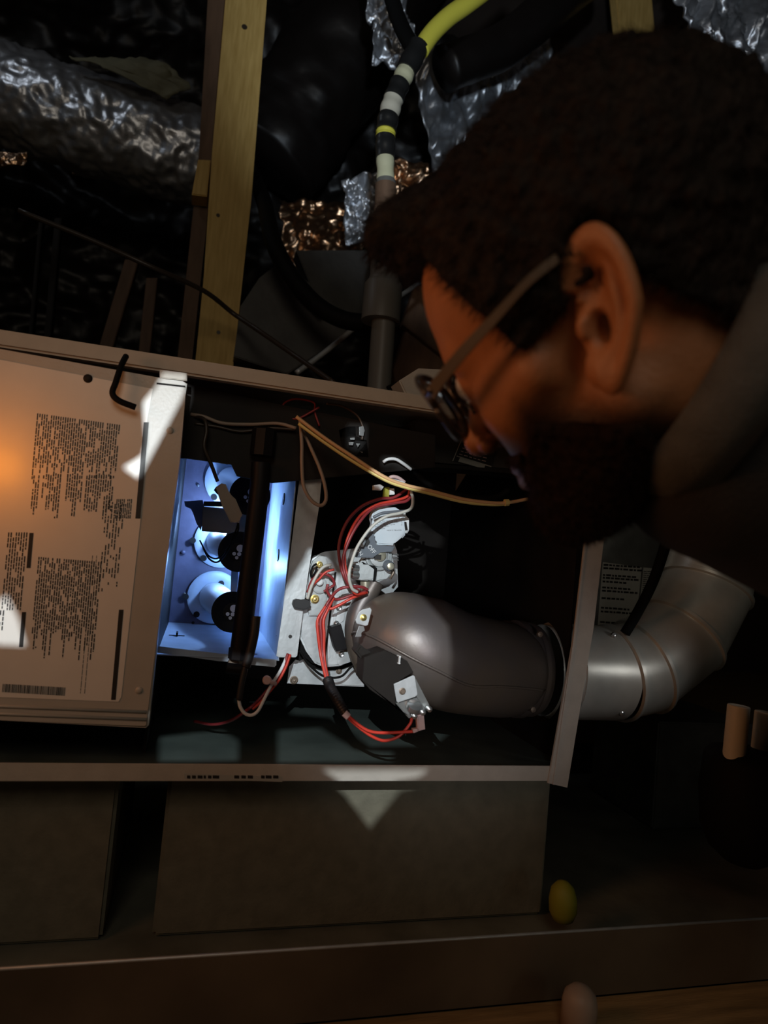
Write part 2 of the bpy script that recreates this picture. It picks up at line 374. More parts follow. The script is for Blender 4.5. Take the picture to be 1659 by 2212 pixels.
# ports, tubes, burners
def box_pt(px, py, Y): return P(px, py, Y)
YR = YB1-.004
for i, (ax, ay, gx, gy) in enumerate(((503,1040,540,1070),(481,1170,516,1192),(466,1290,502,1322))):
    c = P(ax-3, ay, YR)
    b = NB(); add_lathe(b, [(0,.022),(0,.041),(.0016,.041),(.003,.038),(.003,.024),(.0016,.022),(0,.022)], c, VEC_Y, 40, False); rg = obj('port_ring', b, 'boxmet', bx, label='pale round port plate', smooth='auto')
    for (dx, dy) in ((.020,.022),(-.031,-.002) if i else (.002,.030),(-.012,-.028)):
        b = NB(); add_lathe(b, [(0,.0048),(.001,.0048)], c+Vector((dx-.012,-.0034,dy)), VEC_Y, 16); obj('slot', b, 'dark', rg)
    # flared bright tube from the port forwards to the burner head
    e = P(gx-4, gy-3, .925)
    g = P(gx, gy, .885)
    ax_ = (e-c).normalized(); L = (e-c).length
    b = NB(); add_lathe(b, [(.002,.0232),(L*.35,.0225),(L*.62,.0215),(L*.78,.0165),(L*.9,.0145),(L,.0150)], c, ax_, 32, True); obj('venturi_tube', b, 'ceramic', bx, smooth='auto')
    ax2 = (g-e).normalized(); L2 = (g-e).length
    b = NB(); add_lathe(b, [(-.004,.0155),(L2*.45,.0155),(L2*.5,.0162),(L2*.7,.0250),(L2*.8,.0262),(L2,.0262),(L2,.0235),(L2*.92,.0120),(L2*.9,.0115)], e, ax2, 36, False)
    bh = obj('burner_head', b, 'black', bx, smooth='auto')
    b = NB(); s_, t_, d_ = basis(ax2)
    cc = e+ax2*(L2*.91)
    add_lathe(b, [(0,.0118),(.0008,.0118)], cc, ax2, 24); obj('face_plate', b, 'dark', bh)
    for (hx, hz, hr) in ((.0015,.0045,.0048),(-.0055,-.0030,.0024),(.0008,-.0030,.0026),(-.0018,-.0078,.0022)):
        b = NB(); add_lathe(b, [(0,hr),(.0006,hr)], cc+ax2*.001+Vector((hx,-.0003,hz)), ax2, 16); obj('air_hole_light', b, 'ceramic', bh, label='white disc painting the light through a round air hole')  # white disc stands for light shining through the hole
b = NB(); add_box(b, P(487,1296,1.0)+Vector((-.0005,-.0005,-.0005)), P(487,1296,1.0)+Vector((.0005,.0005,.0005))); b.free()
b = NB(); add_tube(b, [P(450,1303,1.035), P(470,1291,1.02), P(492,1276,1.015)], .0010, 6); obj('glow_streak', b, 'glow', bx, label='thin red glow painted as a line across the lowest tube')  # the glow is only red colour on a thin tube, nothing emits
# crossover bracket, brown strap and small rivets on the rear wall
b = plate_bm([(440,1083),(485,1083),(485,1095),(440,1093)], .97, .02, .001); obj('strap', b, 'dark', bx)
b = plate_bm([(438,1094),(545,1104),(541,1156),(436,1147)], .95, .03, .002); obj('flame_carryover', b, 'rust', bx, label='brown cross strap between two upper burners')
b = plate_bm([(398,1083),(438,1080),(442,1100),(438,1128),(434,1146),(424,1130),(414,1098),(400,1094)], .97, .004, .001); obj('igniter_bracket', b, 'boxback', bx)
b = plate_bm([(500,1222),(516,1226),(512,1290),(498,1286)], .93, .003, .0006); obj('support_strip', b, 'boxmet', bx)
for (x, y, Y, r, m) in ((428,1049,YB1,3.2,'steel'),(413,1166,YB1,3.2,'steel'),(399,1283,YB1,3.2,'steel'),(396,1193,YB1,5,'boxback'),(417,1345,YB1-.01,3,'dark')):
    screw('rivet', x, y, Y-.001, r, m, bx, .003, False)
for (x, y) in ((562,1354),(570,1363),(584,1380),(600,1372),(552,1413)):
    c = Pz(x, y, Z0+.0002) if x < 590 else P(x, y, .83)
    b = NB(); add_lathe(b, [(0,.0022),(.0003,.0022)], c, Vector((0,0,1)), 12); obj('floor_hole', b, 'ink', bx)
b = NB(); c = Pz(382, 1373, Z0+.0004)
add_box(b, c+Vector((-.010,-.0015,0)), c+Vector((.010,.0015,.0006)));  add_box(b, c+Vector((-.0012,-.008,0)), c+Vector((.0012,.008,.005))); obj('cross_tab', b, 'black', bx)
for (y, Y) in ((1075,.83),(1197,.83)):
    c = P(585 if y < 1100 else 570, y, .90); c.x = X1-.0015
    b = NB(); add_lathe(b, [(0,.008),(.001,.008)], c, Vector((-1,0,0)), 20); obj('side_hole', b, 'ink', bx)

# ------------------------------------------------------------------ gas manifold (black pipe) and its wiring
gm = thing('gas_manifold', 'thick black vertical gas pipe crossing the front of the burner box', 'pipe', P(518, 1420, .775))
b = NB(); add_tube(b, [P(564,1000,.775), P(560,1060,.775), P(541,1220,.775), P(517,1419,.775)], .0112, 20, 6); obj('pipe', b, 'black', gm, smooth='auto')
b = NB(); add_lathe(b, [(0,.0125),(.012,.0125),(.013,.0105)], P(517,1419,.775)+Vector((0,0,.010)), Vector((.0,0,-1)), 8); obj('end_cap', b, 'black', gm)
b = NB(); add_lathe(b, [(0,.014),(.03,.014),(.032,.012)], P(566,985,.775), Vector((0,0,1)), 8); obj('elbow', b, 'black', gm)
tag(obj('mounting_bolt', add_hex(NB(), P(504,1429,.785), VEC_Y, .0062, .005), 'rust'), 'dull hex bolt on the burner box lip below the black pipe', 'bolt')
b = NB(); add_lathe(b, [(0,.006),(.016,.006),(.017,.004)], P(489,1443,.772), Vector((1,-.0,-.05)), 12)
tag(obj('black_plug', b, 'black', smooth='auto'), 'small black plug just beneath the burner box lip', 'plug')
n_ = 46
cd = spline([P(553,1331,.760), P(549,1370,.758), P(540,1410,.758), P(531,1440,.758)], 16)
b = NB(); add_tube(b, cd, lambda t: .0052+.0009*math.sin(t*2*math.pi*24), 14, 1, False)
add_tube(b, [P(531,1438,.758), P(522,1475,.757), P(516,1512,.756)], .0036, 10)
tag(obj('corrugated_conduit', b, 'conduit', smooth=True), 'black corrugated conduit hanging along the right of the gas pipe', 'conduit')

# ------------------------------------------------------------------ igniter lead with tan connector
b = tube_px([(414,900,.79),(440,905,.775),(446,930,.77),(441,965,.768),(455,1000,.77),(470,1040,.775)], .0021, 8)
tag(obj('igniter_lead', b, 'cable', smooth=True), 'thin dark lead running down into the tan connector', 'wire')
cn = thing('wire_connector', 'flat tan wire connector lying across the burners', 'connector', P(497, 1130, .785))
b = plate_bm([(466,1052),(478,1044),(488,1046),(497,1070),(509,1078),(524,1113),(516,1124),(517,1130),(508,1128),(498,1128),(480,1093)], .782, .008, .0012); obj('housing', b, 'tan', cn)
b = plate_bm([(462,1058),(468,1050),(474,1062),(470,1068)], .784, .006, .001); obj('latch', b, 'black', cn)
for k, off in enumerate((0, 5)):
    b = tube_px([(515,1128,.785),(513-off,1150,.785),(492,1185+off,.80),(470,1206+off*1.6,.83),(450,1200+off,.86),(437,1178,.90),(432,1168,.93)], .0011, 6)
    tag(obj('burner_lead', b, 'blackrub', smooth=True), ('upper' if k == 0 else 'lower')+' of two thin dark leads looping below the tan connector', 'wire', 'leads looping below the tan connector')
# ------------------------------------------------------------------ inducer blower
YI = .835
ind = thing('inducer_blower', 'round galvanized blower housing with bolted rim beside the burner box', 'blower', P(700, 1470, YI))
b = plate_bm([(620,1476),(625,1440),(640,1424),(662,1250),(672,1205),(700,1192),(852,1175),(858,1190),(860,1268),(830,1300),(795,1390),(787,1420),(785,1450),(787,1484)], YI, .0016, .0005); obj('mounting_plate', b, 'galv', ind)
# raised drum: outline of the housing
def arc(cx, cy, rx, ry, a0, a1, n): return [(cx+rx*math.cos(math.radians(a0+(a1-a0)*k/n)), cy+ry*math.sin(math.radians(a0+(a1-a0)*k/n))) for k in range(n+1)]
drum = [(669,1222),(676,1206),(688,1200),(705,1203),(760,1240),(790,1290),(775,1360),(763,1428),(735,1439),(700,1441),(681,1434),(662,1408),(648,1378),(650,1340),(660,1280)]
b = plate_bm(drum, YI-.028, .028, .0022); dr = obj('drum', b, 'galv', ind, smooth='auto')
b = plate_bm([(723,1236),(727,1236),(704,1420),(700,1430),(699,1425)], YI-.0292, .002, .0004); obj('drum_seam', b, 'dark', dr)
b = plate_bm([(731,1240),(735,1241),(713,1420),(709,1424)], YI-.0296, .002, .0004); obj('drum_fold', b, 'galv', dr)
b = plate_bm([(652,1380),(663,1408),(682,1435),(700,1443),(735,1441),(762,1430),(763,1435),(735,1447),(698,1450),(676,1442),(655,1415),(640,1395)], YI-.004, .003, .0004); obj('gasket', b, 'blackrub', ind)
# rim flange with bolts
b = plate_bm([(742,1256),(757,1268),(748,1300),(743,1340),(728,1352),(722,1352),(733,1305)], YI-.031, .0015, .0004); obj('rim_flange', b, 'galv', ind)
b = plate_bm([(724,1408),(745,1402),(757,1430),(734,1438),(730,1434)], YI-.031, .0015, .0004); obj('rim_flange', b, 'galv', ind)
b = plate_bm([(712,1452),(735,1447),(765,1437),(781,1446),(786,1482),(742,1480),(716,1462)], YI-.003, .0015, .0004); obj('rim_flange', b, 'galv', ind)
for (x, y) in ((732,1313),(726,1347),(737,1413),(779,1461)):
    b = NB(); add_lathe(b, [(0,.0036),(.0012,.0036),(.0022,.0026),(.0018,.0014),(.0024,.0006)], P(x, y, YI-.031 if y < 1440 else YI-.003), VEC_Y, 16); obj('rivet_nut', b, 'steel', ind, smooth='auto')
b = plate_bm([(712,1357),(737,1348),(752,1402),(727,1408),(722,1398)], YI-.045, .014, .001); obj('black_bracket', b, 'black', ind, label='black rectangular bracket on the rim')
screw('bolt', 635, 1469, YI, 7, 'rust', ind, .004); screw('bolt', 732, 1449, YI-.003, 5.5, 'rust', ind, .003)
b = plate_bm([(648,1378),(640,1400),(638,1425),(648,1428),(662,1420),(672,1432),(685,1437),(668,1412),(655,1396)], YI-.014, .012, .001); obj('seal_strip', b, 'blackrub', ind)
# outlet ring behind the elbow: curved violet-grey band
b = NB(); pts = [P(x, y, YI-.045) for x, y in ((812,1256),(798,1280),(778,1312),(768,1350),(771,1395),(786,1435),(802,1455))]
add_tube(b, pts, lambda t: .0105+.0025*math.sin(math.pi*t), 20, 8); obj('outlet_ring', b, 'flue', ind, smooth=True, label='violet-grey curved outlet ring')
b = plate_bm([(783,1317),(800,1313),(803,1318),(795,1350),(790,1352),(771,1347),(768,1340),(776,1322)], YI-.135, .0015, .0008); tb = obj('clamp_tab', b, 'galv', ind, label='bright square clamp tab with brass screw')
screw('brass_screw', 785, 1334, YI-.135, 6, 'brass', tb, .002)
b = plate_bm([(776,1352),(786,1353),(788,1362),(780,1366),(781,1375),(768,1376),(772,1364)], YI-.13, .0015, .0004); obj('clamp_tail', b, 'steel', ind)
tag(obj('drain_lead', tube_px([(647,1405,.80),(668,1436,.80),(700,1461,.80),(735,1462,.80),(755,1444,.80),(765,1436,.80)], .0014, 8), 'blackrub', smooth=True), 'thin black lead curving under the round blower housing', 'wire')
# obround pressure tap cap at upper left with two yellow hex screws
cap = thing('sensor_plate', 'obround pale plate with two yellow hex screws on the blower housing', 'plate', P(690, 1300, .80))
b = plate_bm([(676,1212),(690,1201),(706,1206),(712,1230),(712,1262),(705,1300),(690,1330),(668,1330),(664,1300),(668,1240)], YI-.034, .006, .0012); obj('plate', b, 'valve', cap, smooth='auto')
b = NB(); add_lathe(b, [(0,.0095),(.003,.0095),(.0035,.008),(.0035,.006)], P(690,1265,YI-.034), VEC_Y, 24); obj('round_boss', b, 'valve', cap, smooth='auto')
b = NB(); add_lathe(b, [(0,.0045),(.008,.0045),(.009,.003)], P(688,1256,YI-.037), VEC_Y, 12); obj('terminal', b, 'white', cap)
screw('hex_screw', 690, 1220, YI-.036, 6, 'brass', cap, .003, label='yellow hex screw'); screw('hex_screw', 680, 1294, YI-.036, 7.5, 'brass', cap, .003, label='yellow hex screw')
bc = plate_bm([(634,1297),(640,1294),(658,1297),(668,1291),(671,1300),(668,1306),(671,1314),(656,1319),(636,1315),(632,1306)], .788, .012, .0015)
tag(obj('wire_clip', bc, 'conduit'), 'dark teal-black wire clip on the galvanized flange', 'clip')

# ------------------------------------------------------------------ gas valve
YV = .790
gv = thing('gas_valve', 'gas valve with pale blue-grey printed cover, grey cast body and ON OFF plate', 'valve', P(810, 1290, YV))
lid = [(808,1160),(802,1145),(806,1130),(803,1120),(804,1112),(808,1104),(818,1097),(836,1093),(855,1096),(868,1104),(873,1112),(876,1156),(870,1163),(852,1170),(850,1178),(816,1177),(813,1165)]
b = plate_bm(lid, YV-.014, .014, .0016); ld = obj('cover', b, 'valvelid', gv, smooth='auto', label='pale blue-grey domed cover with printed ratings')
b = plate_bm([(872,1108),(876,1108),(878,1118),(884,1120),(884,1146),(880,1152),(873,1152)], YV-.011, .010, .001); tm = obj('terminal_block', b, 'white', gv)
b = plate_bm([(874,1127),(878,1127),(881,1145),(876,1146)], YV-.0125, .002, .0003); obj('clip_slot', b, 'dark', tm)
YT = YV-.014
lines = [("VALVE TYPE V1B", (825,1127),(858,1126.5)), ("MAXIMUM .200 AMPS", (820,1131),(860,1130)), ("MAX. PRESS. 1/2 PSI", (815,1135.5),(853,1134)),
         ("MIN. 1.5\" W.C.", (810,1139.5),(841,1138)), ("FT0026A3W", (810,1143.5),(832,1143)), ("E:", (814,1147),(818,1147)), ("NOV 2 '98-AVG", (836,1147),(867,1146.5))]
for s, A, B in lines: text_mesh(s, A, B, YT, 2.6, parent=ld)
text_mesh("UL", (857,1121), (864,1121.5), YT, 4.6, parent=ld, name='printed_mark'); text_mesh("LR 19", (869,1135), (869,1126), YT, 2.2, parent=ld)
b = plate_bm([(800,1150),(806,1147),(811,1166),(812,1178),(852,1180),(853,1184),(846,1192),(822,1192),(806,1205),(770,1204),(764,1200),(776,1183),(781,1170),(790,1158)], YV-.022, .006, .0008); pl = obj('switch_plate', b, 'charcoal', gv, label='dark slate plate lettered ON and OFF')
text_mesh("OFF", (793,1181), (806,1197), YV-.022, 9, parent=pl, m='white', name='lettering')
text_mesh("ON", (768,1187), (778,1201), YV-.022, 8, parent=pl, m='white', name='lettering')
b = NB(); add_lathe(b, [(0,.0062),(.001,.0062)], P(788,1170,YV-.0225), VEC_Y, 6); obj('slot', b, 'ink', pl)
b = NB(); add_tube(b, [P(789,1167,YV-.022), P(782,1178,YV-.034)], .0022, 12, 1, False); obj('switch_lever', b, 'steel', gv, smooth='auto')
body = [(769,1215),(785,1214),(792,1206),(812,1206),(845,1180),(846,1192),(850,1215),(852,1230),(848,1243),(835,1250),(820,1257),(806,1256),(778,1254),(766,1252),(770,1240),(766,1230)]
b = plate_bm(body, YV-.004, .022, .0025); bd = obj('body', b, 'valve', gv, smooth='auto')
b = plate_bm([(768,1217),(786,1216),(793,1223),(808,1225),(812,1229),(808,1254),(780,1253),(767,1251),(772,1240),(767,1230)], YV-.0135, .01, .002); bb = obj('body_block', b, 'valve', gv, smooth='auto')
b = plate_bm([(785,1214),(794,1220),(810,1223),(815,1228),(811,1256),(806,1256),(809,1229),(793,1224),(784,1218)], YV-.0125, .008, .0005); obj('gasket', b, 'blackrub', gv)
for yy in (1240,1243.5,1247,1250): 
    b = NB(); add_box(b, P(780,yy+.6,YV-.0142), P(798,yy-.6,YV-.0137)); obj('ridge', b, 'valve', bb)
b = NB(); add_lathe(b, [(0,.0165),(.004,.0165),(.005,.0145),(.003,.0130),(.007,.0120),(.008,.009)], P(817,1202,YV-.006), VEC_Y, 36); kn = obj('regulator_knob', b, 'valve', gv, smooth='auto')
b = NB(); add_lathe(b, [(0,.0072),(.006,.0072),(.007,.0055)], P(819,1199,YV-.012), VEC_Y, 24); obj('knob_stem', b, 'palebrass', kn, smooth='auto')
b = NB(); c = P(816,1203,YV-.0195); add_box(b, c+Vector((-.004,-.001,-.003)), c+Vector((.004,.0006,.003))); obj('slot', b, 'ink', kn)
b = NB(); add_box(b, P(830,1210,YV-.014), P(837,1186,YV-.006), .001); obj('side_tab', b, 'steel', gv)
b = plate_bm([(838,1186),(846,1187),(845,1212),(839,1208)], YV-.009, .006, .0006); obj('rear_tab', b, 'charcoal', gv)
b = NB(); add_lathe(b, [(0,.0062),(.012,.0062),(.014,.005)], P(833,1218,YV-.008), (P(843,1224,YV-.02)-P(833,1218,YV-.008)), 20); obj('pressure_tap', b, 'charcoal', gv, smooth='auto')
b = NB(); add_lathe(b, [(0,.0042),(.005,.0042),(.0055,.003)], P(842,1223,YV-.021), VEC_Y, 20); obj('tap_screw', b, 'palebrass', gv, smooth='auto')
for (x, y) in ((767,1228),(766,1243)):
    b = NB(); add_lathe(b, [(0,.0044),(.009,.0044),(.0105,.003)], P(773,y,YV-.012), Vector((-1,-.3,0)), 16); obj('side_bolt', b, 'steel', gv, smooth='auto')
b = NB(); add_lathe(b, [(0,.006),(.012,.0055),(.018,.004)], P(789,1256,YV-.004), Vector((.1,0,-1)), 16); obj('inlet_plug', b, 'palebrass', gv, smooth='auto')
b = NB(); add_tube(b, [P(846,1228,YV-.01), P(850,1236,YV-.012), P(847,1243,YV-.012), P(843,1250,YV-.01)], .0016, 8); obj('chain_tab', b, 'rust', gv)
for yy in (1198,1204,1209):
    b = NB(); add_box(b, P(849,yy+1.5,YV-.004), P(857,yy-1.5,YV+.004)); obj('spring_coil', b, 'steel', gv)

# ------------------------------------------------------------------ inner flue elbow: one bent tube with a seam
fe = thing('flue_elbow', 'wide violet-brown steel flue elbow sweeping right out of the blower', 'duct', P(960, 1530, .76))
RF = .0600
axis = [P(838,1370,.80), P(862,1376,.755), P(912,1399,.74), P(985,1428,.760), P(1080,1445,.80)]
end = Vector((.452, DY, DZ))
axis += [Vector((.40, DY-.002, DZ)), end]
b = NB(); add_tube(b, axis, lambda t: RF*(.76+.24*min(1, t*3.0)), 44, 10); el = obj('elbow', b, 'flue', fe, smooth=True)
sp = spline(axis, 10); seam = []
for i in range(6, len(sp)-1):
    tg = (sp[i+1]-sp[i-1]).normalized(); tocam = -sp[i].normalized(); s_ = tg.cross(tocam).normalized()
    nrm = s_.cross(tg).normalized(); dn = -s_ if s_.z > 0 else s_
    k = .18+.12*min(1, (i-6)/20)
    rr = RF*(.76+.24*min(1, i/(len(sp)-1)*3.0))
    seam.append(sp[i]+(nrm*math.cos(k)+dn*math.sin(k))*(rr+.0006))
b = NB(); add_tube(b, seam, .0016, 6, 1, False); obj('seam', b, 'flue', el, smooth=True)
for (dx, rr, wd) in ((-.044,RF+.003,.004),(-.030,RF+.0045,.010),(-.012,RF+.0025,.006)):
    b = NB(); add_lathe(b, [(0,RF-.001),(.001,rr),(wd,rr),(wd+.001,RF-.001)], end+Vector((dx,0,0)), Vector((1,0,0)), 44, False); obj('collar_ring', b, 'flue', fe, smooth='auto')
for (x, y) in ((1165,1370),(1178,1456),(1150,1532)):
    c = P(x, y, .775); b = NB(); add_lathe(b, [(0,.004),(.003,.0035),(.0036,.001)], c, VEC_Y, 12); obj('screw', b, 'rust', fe)

# ------------------------------------------------------------------ outer galvanized duct: straight collar then gored elbow rising to the right
od = thing('outer_duct', 'shiny galvanized vent duct with ribbed gored elbow right of the corner post', 'duct', P(1420, 1590, .9))
RO = .0655
x0 = .464
b = NB(); add_lathe(b, [(0,RO*.93),(.012,RO*.93),(.014,RO*.99),(.030,RO*.99),(.031,RO*1.02),(.033,RO*.985),(.115,RO*.985)], Vector((x0,DY,DZ)), Vector((1,0,0)), 48, False); obj('collar', b, 'duct', od, smooth='auto')
bend = [Vector((x0+.112, DY, DZ))]; d = Vector((1,0,0)); ang = [0, 22, 44, 66, 66]; L_ = [.0, .075, .075, .07, .22]
tilt = Vector((.25, .15, 1)).normalized(); p = bend[0].copy(); cs = [p.copy()]; ds = [d.copy()]
perp = (tilt-d*tilt.dot(d)).normalized()
for a, l in zip((12, 34, 56, 72, 76), (.045, .085, .085, .07, .30)):
    dd = d*math.cos(math.radians(a))+perp*math.sin(math.radians(a)); p = p+dd*l; cs.append(p.copy()); ds.append(dd.copy())
for i in range(len(cs)-1):
    # each gore is cut on the mitre planes of its two joints
    A, B = cs[i], cs[i+1]; ax_ = (B-A).normalized()
    nA = (ax_+((A-cs[i-1]).normalized() if i else ax_)).normalized(); nB = (ax_+((cs[i+2]-B).normalized() if i+2 < len(cs) else ax_)).normalized()
    side = ax_.cross(perp.cross(d)).normalized(); oth = perp.cross(d).normalized()
    b = NB(); rings = []
    for (C_, n_, rr, sh) in ((A, nA, RO*.985, 0), (A, nA, RO*1.045, .0015), (A, nA, RO*1.045, .006), (A, nA, RO*.99, .008), (B, nB, RO*.985, 0)):
        rg = []
        for k in range(48):
            q = A+(side*math.cos(k/48*2*math.pi)+oth*math.sin(k/48*2*math.pi))*rr
            tt = (C_+ax_*sh-q).dot(n_)/ax_.dot(n_); rg.append(b.verts.new(q+ax_*tt))
        rings.append(rg)
    for r1, r2 in zip(rings, rings[1:]):
        for k in range(48): b.faces.new((r1[k], r1[(k+1)%48], r2[(k+1)%48], r2[k]))
    obj('gore', b, 'duct', od, smooth='auto')
for (x, y, Y) in ((1325,1372,.80),(1342,1540,.79)):
    b = NB(); add_lathe(b, [(0,.0045),(.003,.004),(.004,.001)], P(x, y, Y), VEC_Y, 12); obj('screw', b, 'steel', od)

# ------------------------------------------------------------------ label card / rear panel with printed notices
rp = thing('rating_panel', 'dim metal panel with printed notices behind the vent duct', 'panel', P(1370, 1390, .98))
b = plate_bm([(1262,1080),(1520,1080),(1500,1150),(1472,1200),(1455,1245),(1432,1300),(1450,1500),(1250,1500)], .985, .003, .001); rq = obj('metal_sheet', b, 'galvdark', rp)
b = plate_bm([(1302,1214),(1386,1226),(1372,1372),(1290,1366)], .983, .0006, 0); c1 = obj('notice', b, 'sticker', rp)
b = plate_bm([(1390,1226),(1452,1232),(1438,1370),(1376,1372)], .983, .0006, 0); c2 = obj('notice', b, 'sticker', rp)
t = NB()
for (y, n) in ((1218,1),(1225,1),(1240,.85),(1246,.85),(1254,.6),(1267,.7),(1274,.95),(1290,.55),(1311,.7),(1319,.95),(1342,.5)):
    x = 1304-(y-1214)*.06
    while x < 1304+78*n:
        wd = rs.uniform(4, 11); y2 = y+(x-1304)*.07
        t.faces.new([t.verts.new(P(*q, .9825)) for q in ((x,y2),(x+wd,y2+.5),(x+wd,y2+4.5),(x,y2+4))]); x += wd+2
obj('printed_text', t, 'ink', c1, kind='stuff')
t = NB()
for i in range(30):
    y = 1233+i*4.4; x = 1391-(y-1226)*.08
    while x < 1448-(y-1226)*.1:
        wd = rs.uniform(4, 10); y2 = y+(x-1391)*.06
        t.faces.new([t.verts.new(P(*q, .9825)) for q in ((x,y2),(x+wd,y2+.4),(x+wd,y2+1.9),(x,y2+1.6))]); x += wd+1.5
obj('printed_text', t, 'ink', c2, kind='stuff')
b = tube_px([(1452,1120,.70),(1432,1195,.73),(1408,1262,.76),(1376,1325,.79),(1350,1368,.80)], .0068, 12)
tag(obj('black_cable', b, 'blackrub', smooth=True), 'thick black cable slanting down behind the jaw to the vent duct', 'cable')

# ------------------------------------------------------------------ limit switch box on the elbow with red leads
lb = thing('limit_switch', 'dark slanted metal box with pale end bracket and red leads in front of the elbow', 'switch', P(850, 1550, .68))
YLm = .672
b = plate_bm([(787,1420),(830,1405),(880,1428),(893,1452),(852,1476),(853,1530),(905,1556),(880,1545),(800,1490),(783,1470)], YLm, .03, .002); obj('housing', b, 'dark', lb, smooth='auto')
b = plate_bm([(778,1392),(795,1405),(812,1415),(818,1425),(806,1432),(785,1428),(768,1408)], YLm+.01, .02, .002); obj('rear_bracket', b, 'dark', lb)
b = plate_bm([(851,1478),(893,1459),(896,1461),(902,1500),(898,1505),(860,1518),(857,1515)], YLm-.004, .0015, .0006); br = obj('end_bracket', b, 'galv', lb, label='bright folded end bracket')
b = NB(); add_lathe(b, [(0,.0036),(.0006,.0036),(.001,.0024),(.003,.0022)], P(869,1493,YLm-.004), VEC_Y, 16); obj('bracket_screw', b, 'rust', br)
b = plate_bm([(895,1459),(899,1468),(930,1528),(928,1533),(921,1536),(900,1505)], YLm-.002, .0015, .0005); obj('side_strap', b, 'galvdark', lb)
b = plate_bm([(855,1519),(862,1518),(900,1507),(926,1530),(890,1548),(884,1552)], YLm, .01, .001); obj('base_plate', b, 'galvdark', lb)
b = NB(); c = P(894,1524,YLm-.004); add_lathe(b, [(0,.0080),(.005,.0080),(.0055,.007)], c+Vector((0,.0,-.003)), Vector((.08,-.5,.85)), 28); obj('disc_sensor', b, 'steel', lb, smooth='auto')
for (x, y) in ((893,1545),(911,1537),(925,1530)):
    b = NB(); add_lathe(b, [(0,.0030),(.005,.0030),(.006,.001)], P(x, y, YLm-.004), VEC_Y, 10); obj('terminal', b, 'steel', lb, smooth='auto')
b = plate_bm([(901,1546),(916,1543),(919,1576),(903,1580)], YLm-.006, .006, .001); obj('spade_connector', b, 'pink', lb, label='pinkish nylon connector')
b = plate_bm([(892,1576),(904,1574),(904,1581),(894,1584)], YLm-.006, .006, .001); obj('spade_boot', b, 'pink', lb)
for k, pts in enumerate((((752,1546),(775,1566),(800,1580),(835,1583),(896,1580)), ((750,1549),(778,1573),(806,1592),(832,1600),(862,1590),(885,1565),(890,1550)))):
    b = tube_px([(x, y, YLm+.004*(k)) for x, y in pts], .0016, 8)
    tag(obj('red_lead', b, 'red', smooth=True), ('straighter upper' if k == 0 else 'looser lower')+' red lead running to the pink connector', 'wire', 'red leads to the limit switch')
b = NB(); add_lathe(b, [(0,.0038),(.006,.0036)], P(744,1540,YLm+.002), P(754,1550,YLm)-P(744,1540,YLm+.002), 12)
tag(obj('cable_tie', b, 'pink', smooth='auto'), 'pinkish tie at the lower end of the corrugated sleeve', 'tie')
cd = spline([P(708,1468,.745), P(714,1485,.735), P(728,1510,.70), P(748,1544,.68)], 20)
b = NB(); add_tube(b, cd, lambda t: .0058-.0014*t+.0007*math.sin(t*2*math.pi*20), 14, 1, False)
tag(obj('wire_sleeve', b, 'conduit', smooth=True), 'black ribbed sleeve leading down to the two red leads', 'conduit')
screw_l = NB(); add_box(screw_l, P(858,1430,.675), P(864,1419,.668), .0008); tag(obj('white_tab', screw_l, 'white'), 'tiny white tab standing on the flue elbow seam', 'tab')

# ------------------------------------------------------------------ loose wires, each one its own thing
def wire(label, pts, m, r=.0012, name='wire', group=None, cat='wire'):
    return tag(obj(name, tube_px(pts, r, 8), m, smooth=True), label, cat, group)
W = .765
wire('upper red wire arching over the valve cover into the harness', [(885,1052,W),(880,1072,W),(850,1082,W),(815,1090,W),(780,1112,W),(756,1150,W-.005),(745,1190,W-.005),(748,1235,W-.005),(765,1280,W-.01),(790,1281,W)], 'red', .0017)
wire('second red wire below the arched one passing left of the valve', [(892,1066,W+.003),(878,1082,W),(850,1087,W),(806,1098,W),(775,1130,W-.006),(752,1172,W-.008),(741,1215,W-.008),(754,1262,W-.01),(776,1277,W)], 'redd', .0019)
wire('third maroon wire nearest the blower in the harness', [(878,1058,W+.006),(850,1075,W+.004),(820,1078,W+.004),(780,1095,W+.004),(748,1130,W),(732,1180,W),(738,1230,W),(752,1262,W-.004)], 'redd', .0019)
wire('pale grey wire looping across the printed valve cover', [(888,1062,W-.014),(892,1078,W-.018),(888,1098,W-.022),(866,1108,W-.022),(836,1115,W-.022),(806,1135,W-.020),(782,1165,W-.018),(766,1195,W-.016),(754,1240,W-.02),(760,1270,W-.016),(772,1279,W-.012)], 'wwire', .0019)
wire('dark grey wire crossing the top of the valve cover', [(880,1104,W-.008),(850,1106,W-.010),(825,1109,W-.010),(806,1118,W-.008)], 'charcoal', .0018)
wire('tan-yellow wire, upper of the lit pair left of the nose', [(640,900,.75),(700,945,.745),(760,985,.74),(830,1030,.735),(880,1049,.732),(929,1060,.73),(1000,1078,.73),(1060,1086,.73),(1096,1086,.73),(1140,1078,.73)], 'owire', .0021, group='yellow pair of thermostat wires')
wire('bright yellow wire, lower of the lit pair left of the nose', [(645,915,.753),(700,955,.748),(760,995,.743),(832,1037,.736),(880,1054,.733),(928,1066,.731),(1000,1084,.731),(1060,1090,.731),(1094,1089,.731)], 'ywire', .0020, group='yellow pair of thermostat wires')
b = NB(); add_lathe(b, [(0,.0042),(.005,.0042)], P(1090,1086,.73), P(1110,1085,.73)-P(1090,1086,.73), 12); tag(obj('cable_tie', b, 'ywire'), 'yellowish tie at the right end of the yellow wires', 'tie')
wire('brown looping wire over the blower plate', [(700,1278,.79),(712,1270,.79),(722,1262,.788),(716,1247,.786),(700,1240,.786),(682,1243,.787),(672,1258,.79),(664,1280,.792)], 'redd', .0017)
